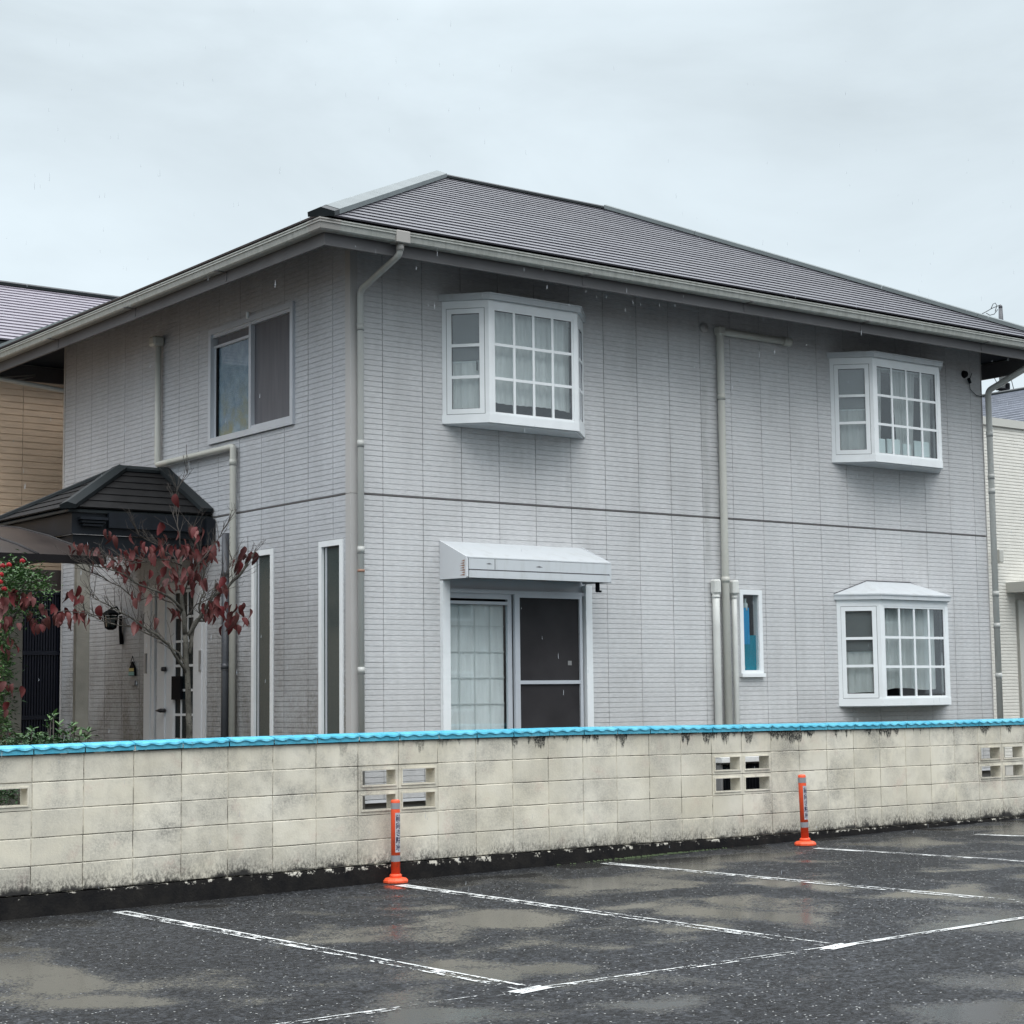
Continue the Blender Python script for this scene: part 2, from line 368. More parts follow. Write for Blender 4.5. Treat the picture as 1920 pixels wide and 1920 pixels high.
def mortar_extra(m, t, b, g, c):
    P = g.outputs['Position']
    L(t, mixc(t, noise(t, P, 4, 5, .7, lo=.42, hi=.58), (.74, .70, .60), (.035, .03, .026)), b.inputs['Base Color'])
m_mortar = mat('mortar', (.4, .37, .3), .9, extra=mortar_extra)
def foot_extra(m, t, b, g, c):
    P = g.outputs['Position']; s = N(t, 'ShaderNodeSeparateXYZ'); L(t, P, s.inputs[0])
    n_ = noise(t, P, 5, 5, .7, lo=.35, hi=.75)
    c1 = mixc(t, n_, (.006, .006, .007), (.022, .020, .018))
    chip = M2(t, 'MULTIPLY', mrange(t, M2(t, 'ADD', s.outputs['Z'], noise(t, P, 16, 4, .7, a=-.028, b=.028, lo=.25, hi=.75)), -.232, -.215), noise(t, P, 11, 4, .7, lo=.55, hi=.60))
    L(t, mixc(t, chip, c1, (.66, .63, .55)), b.inputs['Base Color'])
m_foot = mat('wet_footing', (.02, .02, .02), .7, spec=.15, extra=foot_extra, bump=.003, bscale=60)
def cop_extra(m, t, b, g, c):
    P = g.outputs['Position']
    c1 = mixc(t, noise(t, P, 5, 4, .6, lo=.3, hi=.7), (.04, .34, .50), (.12, .46, .60))
    c1 = mixc(t, noise(t, P, 24, 5, .7, lo=.55, hi=.70, a=0, b=.7), c1, (.06, .15, .18))
    L(t, mixc(t, noise(t, P, 15, 5, .7, lo=.64, hi=.72, a=0, b=.55), c1, (.45, .66, .72)), b.inputs['Base Color'])
m_coping = mat('sky_blue_paint', (.06, .45, .65), .5, extra=cop_extra, bump=.002, bscale=70)

# wet asphalt
def asphalt_extra(m, t, b, g, c):
    P = g.outputs['Position']
    def stones(scale):
        vor = N(t, 'ShaderNodeTexVoronoi'); vor.inputs['Scale'].default_value = scale; L(t, P, vor.inputs['Vector'])
        vs = N(t, 'ShaderNodeSeparateColor'); L(t, vor.outputs['Color'], vs.inputs[0]); return vor.outputs['Distance'], vs.outputs
    dA, cA = stones(62); dB, cB = stones(28)
    # standing water: shallow dishes about a metre across; stones poke out of the shallow rims
    pud = M2(t, 'ADD', noise(t, P, 1.0, 2, .45, dist=.4), M2(t, 'MULTIPLY', M2(t, 'SUBTRACT', noise(t, P, 2.3, 3, .5), .5), .22))
    depth = mrange(t, pud, .44, .64, -.25, 1.25)
    rim = M2(t, 'ADD', M2(t, 'MULTIPLY', cA[2], .65), M2(t, 'MULTIPLY', noise(t, P, 13, 4, .7, lo=.3, hi=.7), .38))
    wet = mrange(t, M2(t, 'SUBTRACT', depth, rim), -.22, .42)
    tone = M2(t, 'MULTIPLY', mrange(t, cA[0], .05, 1, .30, 2.2), mrange(t, cB[0], 0, 1, .45, 1.65))
    big = noise(t, P, .5, 3, .5, lo=.35, hi=.65, a=.8, b=1.25)
    v = N(t, 'ShaderNodeVectorMath', operation='SCALE'); v.inputs[0].default_value = (.019, .0205, .023); L(t, M2(t, 'MULTIPLY', tone, big), v.inputs['Scale'])
    patchy = noise(t, P, .8, 3, .5, lo=.42, hi=.72)
    fine_glint = M2(t, 'MULTIPLY', M2(t, 'GREATER_THAN', M2(t, 'ADD', cA[1], M2(t, 'MULTIPLY', patchy, .050)), .983), mrange(t, dA, .42, .30))  # glints of wet stones, painted as pale specks in the base colour
    c1 = mixc(t, fine_glint, v.outputs[0], (.50, .51, .50))
    glint = M2(t, 'MULTIPLY', M2(t, 'GREATER_THAN', M2(t, 'ADD', cB[2], M2(t, 'MULTIPLY', patchy, .045)), 1.018), mrange(t, dB, .30, .20)); c1 = mixc(t, M2(t, 'MULTIPLY', glint, .8), c1, (.42, .43, .43))  # larger glints, likewise painted into the colour
    pits = M2(t, 'MULTIPLY', M2(t, 'GREATER_THAN', cB[1], .965), mrange(t, dB, .35, .25))
    c2 = mixc(t, wet, c1, (.030, .030, .029)); c2 = mixc(t, M2(t, 'MULTIPLY', pits, .8), c2, (.008, .008, .009))
    # a few sealed cracks and tyre-polished bands
    L(t, c2, b.inputs['Base Color'])
    L(t, mrange(t, M2(t, 'ADD', wet, M2(t, 'MULTIPLY', patchy, .0)), 0, 1, .55, .13), b.inputs['Roughness'])
    L(t, mrange(t, wet, 0, 1, .16, .37), b.inputs['Specular IOR Level'])
    h = M2(t, 'ADD', M2(t, 'ADD', mrange(t, dA, 0, .6, 1, 0), M2(t, 'MULTIPLY', cA[2], .8)), M2(t, 'MULTIPLY', mrange(t, dB, 0, .6, 1, 0), .6))
    bp = N(t, 'ShaderNodeBump'); bp.inputs['Distance'].default_value = .011; L(t, h, bp.inputs['Height']); L(t, mrange(t, wet, 0, 1, 1.0, .025), bp.inputs['Strength'])
    L(t, bp.outputs[0], b.inputs['Normal'])
m_asph = mat('wet_asphalt', (.04, .04, .04), .5, extra=asphalt_extra)
def line_mat(name, w, seed, keep, grad=.06):
    """worn road paint: bare where it has scuffed off; X of the object = along the line, Y = across"""
    m = bpy.data.materials.new(name); m.use_nodes = True; t = m.node_tree; b = t.nodes['Principled BSDF']; o = t.nodes['Material Output']
    b.inputs['Base Color'].default_value = (.60, .62, .62, 1); b.inputs['Roughness'].default_value = .35
    tcx = N(t, 'ShaderNodeTexCoord'); P = tcx.outputs['Object']; s = N(t, 'ShaderNodeSeparateXYZ'); L(t, P, s.inputs[0])
    edge = M2(t, 'ADD', mrange(t, M2(t, 'ABSOLUTE', s.outputs['Y'], 0), w*.20, w*.40, 0, .055), mrange(t, s.outputs['Y'], w*.25, w*.42, 0, .06))
    n_ = M2(t, 'ADD', M2(t, 'MULTIPLY', noise(t, P, 34+seed, 4, .7, stretch=(.6, 1.2, 1)), .55), M2(t, 'MULTIPLY', noise(t, P, 7, 4, .6, stretch=(.8, 1.6, 1)), .45)); big = noise(t, P, .9+seed*.1, 3, .5, lo=.3, hi=.7, a=-.08, b=.06)
    a = M2(t, 'ADD', M2(t, 'ADD', n_, edge), big)
    # scuffed more towards the open end of the stall
    a = M2(t, 'SUBTRACT', a, mrange(t, s.outputs['X'], -2.5, 2.6, -.04, grad))
    fade = noise(t, P, 60, 3, .7, lo=.3, hi=.7, a=-.02, b=.02)
    near = mrange(t, M2(t, 'ADD', a, fade), keep, keep+.02)
    tr = N(t, 'ShaderNodeBsdfTransparent'); mx = N(t, 'ShaderNodeMixShader'); L(t, near, mx.inputs[0]); L(t, tr.outputs[0], mx.inputs[1]); L(t, b.outputs[0], mx.inputs[2]); L(t, mx.outputs[0], o.inputs[0])
    return m
m_soil = mat('garden_soil', (.06, .052, .04), .9, var=.3, vscale=8, bump=.01, bscale=20)
m_far = mat('far_ground', (.07, .075, .07), .9, var=.2, vscale=.1)
def scuff(m, t, b, g, c):
    P = g.outputs['Position']
    c1 = mixc(t, noise(t, P, 22, 5, .7, stretch=(1, 1, .5), lo=.52, hi=.72, a=0, b=.6), (.80, .095, .03), (.42, .10, .055))
    L(t, mixc(t, noise(t, P, 60, 4, .7, lo=.62, hi=.70, a=0, b=.6), c1, (.10, .05, .04)), b.inputs['Base Color'])
m_orange = mat('orange_urethane', (.80, .09, .03), .5, extra=scuff, bump=.001, bscale=80)
m_refl = mat('reflective_band', (.26, .27, .29), .4, var=.05)
m_stick = mat('sticker', (.42, .43, .46), .45)
m_ink = mat('sticker_ink', (.012, .012, .05), .5)
def leaf_mat(name, c1, c2, rough=.45):
    def f(m, t, b, g, c):
        oi = N(t, 'ShaderNodeObjectInfo')
        n_ = noise(t, g.outputs['Position'], 9, 3, .6, lo=.3, hi=.7, a=-.25, b=.25)
        L(t, mixc(t, M2(t, 'ADD', oi.outputs['Random'], n_), c1, c2), b.inputs['Base Color'])
        b.inputs['Subsurface Weight'].default_value = 0
    return mat(name, c1, rough, spec=.3, extra=f)
m_leafr = leaf_mat('red_leaf', (.095, .010, .012), (.072, .022, .020), .6)
m_leafp = leaf_mat('pale_red_leaf', (.13, .042, .038), (.055, .014, .014), .6)
m_green = leaf_mat('green_leaf', (.042, .10, .026), (.085, .165, .05), .35)
m_greend = leaf_mat('dark_green_leaf', (.018, .05, .02), (.04, .09, .03), .35)
m_rose = leaf_mat('rose_petal', (.30, .006, .012), (.20, .005, .010))
def bark_extra(m, t, b, g, c):
    P = g.outputs['Position']
    c1 = mixc(t, noise(t, P, 12, 4, .6, lo=.35, hi=.65), (.045, .042, .034), (.115, .11, .093))
    L(t, mixc(t, noise(t, P, 45, 3, .6, stretch=(1, 1, 1.3), lo=.58, hi=.66), c1, (.015, .013, .012)), b.inputs['Base Color'])
m_bark = mat('dogwood_bark', (.12, .11, .09), .85, extra=bark_extra, bump=.004, bscale=50)
m_twig = mat('twig', (.05, .042, .036), .8, var=.3, vscale=8)
m_canopy = mat('brown_polycarbonate', (.030, .023, .021), .28, spec=.28, var=.25, vscale=2)
m_canf = mat('canopy_frame', (.008, .007, .008), .55, spec=.15)
m_gate = mat('gate_black', (.006, .008, .016), .38)
m_poleC = mat('pole_concrete', (.07, .078, .08), .8, var=.1)
m_wire = mat('wire', (.04, .045, .05), .6)
m_acw = mat('outdoor_unit_white', (.72, .73, .72), .4, var=.05)
m_acg = mat('outdoor_unit_grey', (.22, .22, .22), .5)
m_drop = mat('rain_water', (.5, .54, .58), .15)
m_yel = mat('plaque_paint', (.40, .33, .12), .6); m_aqua = mat('plaque_aqua', (.16, .30, .28), .6)
m_paper = mat('white_board', (.62, .70, .70), .6)
m_moss = mat('moss', (.035, .055, .02), .9)

# ------------------------------------------------------------------ ground
def gz(x): return -.372+.0112*max(-8, min(16, x))
def sheet(name, mt, xs, y0, y1, dz, label=None):
    b = MB()
    for a, c in zip(xs, xs[1:]): b.face([(a, y0, gz(a)+dz), (c, y0, gz(c)+dz), (c, y1, gz(c)+dz), (a, y1, gz(a)+dz)])
    return b.build(name, mt)
far = MB(); far.face([(-700, -700, -.60), (700, -700, -.60), (700, 700, -.60), (-700, 700, -.60)])
tag(far.build('ground', m_far), 'ground running to the horizon beyond the houses', kind='structure')
tag(sheet('parking_lot', m_asph, [-40, -8, 16, 45], -45, .25, 0), 'wet dark asphalt of the parking lot with shallow puddles', kind='structure')
GZ = -.13
b = MB(); b.box(-30, 40, .30, 24, -.45, GZ)
tag(b.build('garden_ground', m_soil), 'bare garden ground behind the block wall', kind='structure')

def pline(name, A, B, w, seed, keep):
    A = Vector(A); B = Vector(B); d = B-A; n = 14; W_ = w/2
    ang = math.atan2(d.y, d.x); Ln = d.length
    me = bpy.data.meshes.new(name); v = []; f = []
    for i in range(n+1):
        x = Ln*i/n
        for y in (-W_, W_):
            wx = A.x+math.cos(ang)*x-math.sin(ang)*y; v.append((x-Ln/2, y, gz(wx)+.004-gz((A.x+B.x)/2)))
    for i in range(n): f.append((2*i, 2*i+2, 2*i+3, 2*i+1))
    me.from_pydata(v, [], f); me.materials.append(line_mat(name+'_paint', w, seed, keep))
    o = bpy.data.objects.new(name, me); put(o, ((A.x+B.x)/2, (A.y+B.y)/2, gz((A.x+B.x)/2)))
    o.rotation_euler = (0, 0, ang)
    tag(o, kind='structure'); return o
def G(u, v):
    p = at(u, v, 2, -.33)
    for _ in range(6): p = at(u, v, 2, gz(p.x))
    return p
stall = [((224, 1710), (998, 1856)), ((750, 1660), (1572, 1775)), ((1135, 1619), (1960, 1712)), ((1530, 1591), (2300, 1660)), ((1830, 1565), (2560, 1618))]
SP = []
for k, (p, q) in enumerate(stall):
    A, B = G(*p), G(*q)
    if k >= 2: B = Vector((SP[-1][1].x+2.50, SP[-1][1].y+.0, 0)); B.y = SP[1][1].y+.17*(k-1)
    SP.append((A, B)); pline('parking_line', A, B, .115 if k < 3 else .09, k*1.7, .522 if k < 2 else .525)
pts = [G(330, 1962), SP[0][1], SP[1][1], G(1915, 1722)]
d = (pts[3]-pts[2]).normalized()
end = pts[2]+d*14
pline('parking_line', pts[1]-(pts[2]-pts[1])*2.2, pts[1], .07, 3, .55)
pline('parking_line', pts[1], pts[2], .07, 5, .545)
pline('parking_line', pts[2], end, .06, 7.5, .53)
for p in (pts[1], pts[2]):
    pline('parking_line', p+Vector((-.13, -.02, 0)), p+Vector((.11, .02, 0)), .11, 2, .42)

# ------------------------------------------------------------------ block wall
YAW = .009027; SLP = .00108
def zarch(x):
    T = [(-9, -.05), (-6, -.035), (0, -.012), (1.6, .004), (3.2, .011), (5.2, .010), (6.8, -.005), (8.4, -.014), (10, -.023), (11.4, -.026), (16, -.03)]
    for (a, p), (c, q) in zip(T, T[1:]):
        if x <= c: return p+(q-p)*max(0, (x-a))/(c-a)
    return T[-1][1]
def WT(x, y, z):
    h = -zarch(x)*-1
    return (x*math.cos(YAW)-y*math.sin(YAW), x*math.sin(YAW)+y*math.cos(YAW), z+SLP*x+h)
I0, I1 = -12, 43
Lx = .4; x00 = 0.0
bwall = empty('block_wall', (WT(6, .06, -.35)))
tag(bwall, 'low cream-painted concrete block wall with sky blue coping along the parking lot', 'wall')
b = MB()
for i in range(I0, I1):
    x0, x1 = i*Lx, (i+1)*Lx
    for seg in (0,):
        pts8 = [(x0, -.035, -.55), (x1, -.035, -.55), (x1, .15, -.55), (x0, .15, -.55), (x0, -.022, -.208), (x1, -.022, -.208), (x1, .13, -.208), (x0, .13, -.208)]
        p = [WT(*q) for q in pts8]
        b.quadmesh(p, [(0,1,5,4), (4,5,6,7), (2,3,7,6)])
b.build('footing', m_foot, bwall)
vents = {(7, 1), (7, 2), (8, 1), (8, 2), (17, 1), (17, 2), (18, 1), (18, 2), (27, 1), (27, 2), (28, 1), (28, 2), (-1, 1), (-2, 1)}
core = MB()
bmB = bmesh.new(); bmesh.ops.create_cube(bmB, size=1)
for v in bmB.verts: v.co = Vector((v.co.x*.3945, v.co.y*.12, v.co.z*.1945))
bmesh.ops.bevel(bmB, geom=bmB.edges[:], offset=.004, segments=1, affect='EDGES')
block_me = bpy.data.meshes.new('block'); bmB.to_mesh(block_me); bmB.free(); block_me.materials.append(m_block)
vb = MB()
def ring(vb, W_, H_, w, h, ya, yb, rec):
    # frame with a rectangular opening, shallow outer rebate round the hole
    o = [(-W_, -H_), (W_, -H_), (W_, H_), (-W_, H_)]; i1 = [(-w-.012, -h-.010), (w+.012, -h-.010), (w+.012, h+.010), (-w-.012, h+.010)]; i2 = [(-w, -h), (w, -h), (w, h), (-w, h)]
    def q(A, ya_, B, yb_):
        for k in range(4):
            a, c = A[k], A[(k+1) % 4]; d_, e_ = B[(k+1) % 4], B[k]
            vb.face([(a[0], ya_, a[1]), (c[0], ya_, c[1]), (d_[0], yb_, d_[1]), (e_[0], yb_, e_[1])])
    q(o, ya, i1, ya); q(i1, ya, i1, ya+rec); q(i1, ya+rec, i2, ya+rec); q(i2, ya+rec, i2, yb-rec); q(i2, yb-rec, o, yb)
    q(o, yb, o, ya)
ring(vb, .19725, .09725, .163, .061, -.062, .06, -.008)
vent_me = bpy.data.meshes.new('vent_block'); vent_me.from_pydata(vb.v, [], vb.f); vent_me.materials.append(m_block)
for i in range(I0, I1):
    for r in range(5):
        xc, zc = (i+.5)*Lx, .8-(r+.5)*.2
        yo = random.uniform(-.0012, .0012)
        vnt = (i, r) in vents
        o = bpy.data.objects.new('vent_block' if vnt else 'block', vent_me if vnt else block_me)
        p = WT(xc, .06+yo, zc); put(o, p, bwall)
        sl = (zarch(xc+.2)-zarch(xc-.2))/.4+SLP
        o.rotation_euler = (random.uniform(-.004, .004), -sl, YAW)
        if not vnt:
            q = [WT(*z) for z in [(i*Lx, .006, zc-.1), ((i+1)*Lx, .006, zc-.1), ((i+1)*Lx, .114, zc-.1), (i*Lx, .114, zc-.1), (i*Lx, .006, zc+.1), ((i+1)*Lx, .006, zc+.1), ((i+1)*Lx, .114, zc+.1), (i*Lx, .114, zc+.1)]]
            core.quadmesh(q, [(0,3,2,1),(4,5,6,7),(0,1,5,4),(1,2,6,5),(2,3,7,6),(3,0,4,7)])
core.build('mortar_core', m_mortar, bwall)
# coping tiles: vertical lip, scalloped overhang, sloping top
def coping_mesh(seed):
    rnd = random.Random(seed); n = 25; v = []; f = []; w = .1945
    rows = []
    for k in range(n):
        t_ = k/(n-1); x = -w+2*w*t_
        wv = .62*math.cos(t_*2*math.pi*3+rnd.uniform(-.25, .25))                       # three scallops
        wob = rnd.uniform(-.0012, .0012)
        yl = -.085
        rows.append([(x, yl, 0), (x, yl, .030+.010*wv+wob), (x, yl-.010, .034+.010*wv+wob), (x, yl-.006-.004*wv, .048+.005*wv), (x, -.045, .060+.003*wv), (x, 0, .068), (x, .075, .052), (x, .085, .03), (x, .085, 0)])
    m = len(rows[0])
    for r_ in rows: v += r_
    for k in range(n-1):
        for j in range(m): f.append((k*m+j, (k+1)*m+j, (k+1)*m+(j+1) % m, k*m+(j+1) % m))
    f.append(tuple(range(m))[::-1]); f.append(tuple((n-1)*m+j for j in range(m)))
    me = bpy.data.meshes.new('coping_tile'); me.from_pydata(v, [], f); me.materials.append(m_coping); me.update(); return me
cms = [coping_mesh(s) for s in range(4)]
b = MB()
for i in range(I0, I1):
    xc = (i+.5)*Lx
    o = bpy.data.objects.new('coping_tile', cms[i % 4]); put(o, WT(xc+random.uniform(-.001, .001), .062, .802+random.uniform(0, .002)), bwall)
    o.rotation_euler = (random.uniform(-.01, .01), -((zarch(xc+.2)-zarch(xc-.2))/.4+SLP)+random.uniform(-.003, .003), YAW)
    q = [WT(*z) for z in [(i*Lx, -.018, .798), ((i+1)*Lx, -.018, .798), ((i+1)*Lx, .14, .798), (i*Lx, .14, .798), (i*Lx, -.018, .838), ((i+1)*Lx, -.018, .838), ((i+1)*Lx, .14, .838), (i*Lx, .14, .838)]]
    b.quadmesh(q, [(0,3,2,1),(4,5,6,7),(0,1,5,4),(1,2,6,5),(2,3,7,6),(3,0,4,7)])
b.build('coping_bed', m_foot, bwall)

# ------------------------------------------------------------------ the house
X0, X1, Y0, Y1 = 3.66, 12.88, 1.50, 8.09
ZB, ZT, ZBELT = .225, 5.695, 3.061
house = empty('house', ((X0+X1)/2, (Y0+Y1)/2, GZ))
tag(house, 'two storey house in pale grey siding with dark slate hip roof and white bay windows', 'house')
wall = MB()
def plane_front(u, d, z): return (u, Y0-d, z)
def plane_left(u, d, z): return (X0-d, u, z)
front_open = [(4.78, 6.36, 3.85, 5.02), (10.24, 11.93, 3.85, 5.02), (10.24, 11.93, 1.06, 2.24), (4.70, 6.47, .2, 2.6), (8.625, 8.925, 1.38, 2.27)]
left_open = [(2.54, 4.26, 3.85, 5.04), (2.93, 3.355, .3, 2.62), (1.635, 2.06, .3, 2.63), (4.33, 5.77, -.1, 2.42)]
def wall_with_holes(mb, P, u0, u1, z0, z1, holes, d=-.014, t=.12):
    us = sorted({u0, u1, *[h[0] for h in holes], *[h[1] for h in holes]}); zs = sorted({z0, z1, *[min(max(h[2], z0), z1) for h in holes], *[min(max(h[3], z0), z1) for h in holes]})
    for a, c in zip(us, us[1:]):
        for e_, g_ in zip(zs, zs[1:]):
            cu, cz = (a+c)/2, (e_+g_)/2
            if any(h[0] < cu < h[1] and h[2] < cz < h[3] for h in holes): continue
            mb.face([P(a, d, e_), P(c, d, e_), P(c, d, g_), P(a, d, g_)])
            mb.face([P(a, d-t, g_), P(c, d-t, g_), P(c, d-t, e_), P(a, d-t, e_)])
    for h in holes:
        a, c, e_, g_ = h[0], h[1], max(h[2], z0), min(h[3], z1)
        for (p, q) in (((a, e_), (c, e_)), ((c, e_), (c, g_)), ((c, g_), (a, g_)), ((a, g_), (a, e_))):
            mb.face([P(p[0], d, p[1]), P(q[0], d, q[1]), P(q[0], d-t, q[1]), P(p[0], d-t, p[1])])
wall_with_holes(wall, plane_front, X0+.02, X1-.02, ZB, ZT, front_open)
wall_with_holes(wall, plane_left, Y0+.02, Y1-.02, ZB, ZT, left_open)
# back and right walls (plain)
wall.box(X1-.14, X1-.02, Y0+.14, Y1-.02, ZB, ZT); wall.box(X0+.14, X1-.14, Y1-.14, Y1-.02, ZB, ZT)
wall.mi = 1; wall.box(X0+.15, X1-.15, Y0+.15, Y1-.15, 2.75, 2.95)
wall.box(X0+.15, X1-.15, Y0+.15, Y1-.15, ZB, ZB+.1)
WALL = wall.build('wall', [m_seal, m_dark], house)
def siding(P, u0, u1, z0, z1, holes, parent, mt, name='siding_panel', rh=.05055, pw=.455, start=None, gr=(.0042, .0055), ze=None):
    n = round((z1-z0)/rh); rh = (z1-z0)/n
    s = u0 if start is None else start
    edges = [u0]; u = s
    while u < u1-.02:
        if u > u0+.02: edges.append(u)
        u += pw
    edges.append(u1)
    g, dp = gr
    for a, c in zip(edges, edges[1:]):
        rows_ = {}; a2, c2 = a+.0028, c-.0028
        jit = random.uniform(-.0008, .0008)
        for k in range(n):
            e0 = z0+k*rh; e1 = e0+rh; zc = (e0+e1)/2
            segs = [(a2, c2)]
            for h in holes:
                if h[2] < zc < h[3]:
                    ns = []
                    for (p, q) in segs:
                        if h[1] <= p or h[0] >= q: ns.append((p, q)); continue
                        if h[0] > p: ns.append((p, h[0]))
                        if h[1] < q: ns.append((h[1], q))
                    segs = ns
            for (p, q) in segs:
                if q-p < .01: continue
                key = None
                for kk in rows_:                     # continue the piece directly below, else start a new one
                    if kk[0] < q and kk[1] > p and kk[2] == k: key = kk; break
                if key is None: b = MB(); span = (p, q)
                else:
                    b = rows_.pop(key); span = (p, q)
                nk = (p, q, k+1)
                while nk in rows_: nk = (p, q+1e-6, k+1)
                rows_[nk] = b
                zz = [(e0, -dp), (e0+g, -dp), (e0+g, jit), (e1-.0028, jit-.0012), (e1, -dp)]
                m = 6 if q-p > .2 else 2
                for (za, da), (zb, db) in zip(zz, zz[1:]): b.face([P(p, da, za), P(q, da, za), P(q, db, zb), P(p, db, zb)])
                for w_, fl in ((p, 1), (q, 0)):
                    pts_ = [P(w_, -dp, e0+g), P(w_, jit, e0+g), P(w_, jit-.0012, e1-.0028), P(w_, -dp, e1)]
                    b.face(pts_ if fl else pts_[::-1])
        for b in rows_.values():
            if b.v: b.build(name, mt, parent)
SX = 4.015-.455
siding(plane_front, X0+.075, X1-.012, ZB+.012, ZBELT-.009, front_open, WALL, m_side_f, start=SX)
siding(plane_front, X0+.075, X1-.012, ZBELT+.008, ZT, front_open, WALL, m_side_f, start=SX)
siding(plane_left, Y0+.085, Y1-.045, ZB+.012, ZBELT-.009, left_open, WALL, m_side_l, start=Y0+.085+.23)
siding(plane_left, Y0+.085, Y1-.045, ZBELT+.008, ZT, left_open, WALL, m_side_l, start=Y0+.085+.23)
b = MB(); b.box(X0+.075, X1-.01, Y0-.003, Y0+.012, ZBELT-.0045, ZBELT+.0045); b.box(X0-.003, X0+.012, Y0+.085, Y1-.045, ZBELT-.0045, ZBELT+.0045)
b.build('belt_flashing', m_belt, WALL)
for z0, z1 in ((ZB, ZBELT-.004), (ZBELT+.0, ZT)):
    b = MB(); b.poly_prism([(X0-.006, Y0-.006), (X0+.073, Y0-.006), (X0+.073, Y0+.01), (X0+.012, Y0+.01), (X0+.012, Y0+.083), (X0-.006, Y0+.083)], z0, z1)
    b.build('corner_trim', m_trim, WALL)
b = MB(); b.box(X0-.004, X0+.012, Y1-.043, Y1, ZB, ZT); b.build('corner_trim', m_trim, WALL)
b = MB(); b.box(X1-.012, X1, Y0-.004, Y0+.012, ZB, ZT); b.build('corner_trim', m_trim, WALL)
b = MB(); b.box(X0-.014, X1+.01, Y0-.016, Y0+.01, ZB-.018, ZB+.008); b.box(X0-.016, X0+.01, Y0+.01, Y1, ZB-.018, ZB+.008); b.build('starter_strip', m_trimw, WALL)
b = MB(); b.box(X0+.03, X1-.03, Y0+.03, Y1-.03, -.4, ZB-.004); b.build('foundation', m_conc, house)

# roof ---------------------------------------------------------------
OV = .80                                   # slate edge overhang
EX0, EX1, EY0, EY1 = X0-OV, X1+OV, Y0-OV, Y1+OV
ZE = 5.395; HALF = (EY1-EY0)/2; RZ = 7.405; SLOPE = (RZ-ZE)/HALF
RIDX0, RIDX1, RIDY = EX0+HALF, EX1-HALF, (EY0+EY1)/2
roof = MB()
# under-roof solid deck
A = [(EX0, EY0, ZE-.02), (EX1, EY0, ZE-.02), (EX1, EY1, ZE-.02), (EX0, EY1, ZE-.02)]; Rg = [(RIDX0, RIDY, RZ-.02), (RIDX1, RIDY, RZ-.02)]
roof.face([A[0], A[1], Rg[1], Rg[0]]); roof.face([A[1], A[2], Rg[1]]); roof.face([A[2], A[3], Rg[0], Rg[1]]); roof.face([A[3], A[0], Rg[0]])
ROOF = roof.build('roof', m_capd, house)
def courses(org, ud, vd, half, length, hip0, hip1, zE, slope, rh, parent, mt, name='shingle_course', slate=.91, th=.017, gap=.0):
    """org: eave corner; ud: along the eave; vd: horizontal, up the slope"""
    org = Vector(org); ud = Vector(ud); vd = Vector(vd); cs = 1/math.sqrt(1+slope*slope); n = max(1, round(half/cs/rh)); rr = half/n
    up = Vector((0, 0, 1)); nrm = (up*1-vd*slope).normalized()
    for k in range(n):
        d0 = k*rr; d1 = (k+1)*rr+ (rr*.25 if k < n-1 else 0)
        a0, b0 = hip0*d0, length-hip1*d0; a1, b1 = hip0*min(d1, half), length-hip1*min(d1, half)
        if b0-a0 < .02: continue
        m = MB(); off = (k % 2)*slate/2
        us = [a0]; u = math.ceil((a0-off)/slate)*slate+off
        while u < b0-.03:
            if u > a0+.03: us.append(u)
            u += slate
        us.append(b0)
        for p, q in zip(us, us[1:]):
            j = random.uniform(-.0008, .0008); jd = random.uniform(0, .002)
            g_ = .0015
            def pt(u, d, h): return org+ud*u+vd*d+up*(slope*d)+nrm*h
            pu, qu = max(p, a1), min(q, b1)
            if qu <= pu: pu = qu = (a1+b1)/2 if a1 > p else min(max(p, a1), b1)
            B0, B1, T1, T0 = pt(p+g_, d0-jd, th+j), pt(q-g_, d0-jd, th+j), pt(max(qu-g_, pu), min(d1, half), .003), pt(min(pu+g_, qu), min(d1, half), .003)
            L0, L1 = pt(p+g_, d0-jd, .001), pt(q-g_, d0-jd, .001)
            m.face([B0, B1, T1, T0]); m.face([L0, L1, B1, B0]); m.face([L0, B0, T0]); m.face([B1, L1, T1])
        m.build(name, mt, parent)
RH = .186
courses((EX0, EY0, ZE), (1, 0, 0), (0, 1, 0), HALF, EX1-EX0, 1, 1, ZE, SLOPE, RH, ROOF, m_slate)
courses((EX0, EY1, ZE), (0, -1, 0), (1, 0, 0), HALF, EY1-EY0, 1, 1, ZE, SLOPE, RH, ROOF, m_slate)
for tri in ([A[1], A[2], Rg[1]], [A[2], A[3], Rg[0], Rg[1]]):
    m = MB(); m.face([(x, y, z+.032) for x, y, z in tri]); m.build('shingle_course', m_slate, ROOF)
def ridge_cap(P, Q, w, h, nA, nB, mt, parent, segs=1, ends=False):
    """folded metal cap on a batten, wings lying on the two slopes"""
    P = Vector(P); Q = Vector(Q); D_ = (Q-P)
    d = D_.normalized()
    sa = (d.cross(Vector(nA))).normalized(); sb = (d.cross(Vector(nB))).normalized()
    if sa.z > 0: sa = -sa
    if sb.z > 0: sb = -sb
    na, nb = Vector(nA).normalized(), Vector(nB).normalized(); top = (na+nb).normalized()
    for k in range(segs):
        a, c = P+D_*(k/segs)+d*.002, P+D_*((k+1)/segs)-d*.002
        m = MB(); prof = [sa*w+na*.006, sa*(w-.012)+na*h, top*(h*1.0)+top*.004, sb*(w-.012)+nb*h, sb*w+nb*.006]
        ra = [a+x for x in prof]; rb = [c+x for x in prof]
        for i in range(4): m.face([ra[i], ra[i+1], rb[i+1], rb[i]])
        m.face(ra[::-1]); m.face(rb)
        m.build('ridge_cap', mt, parent)
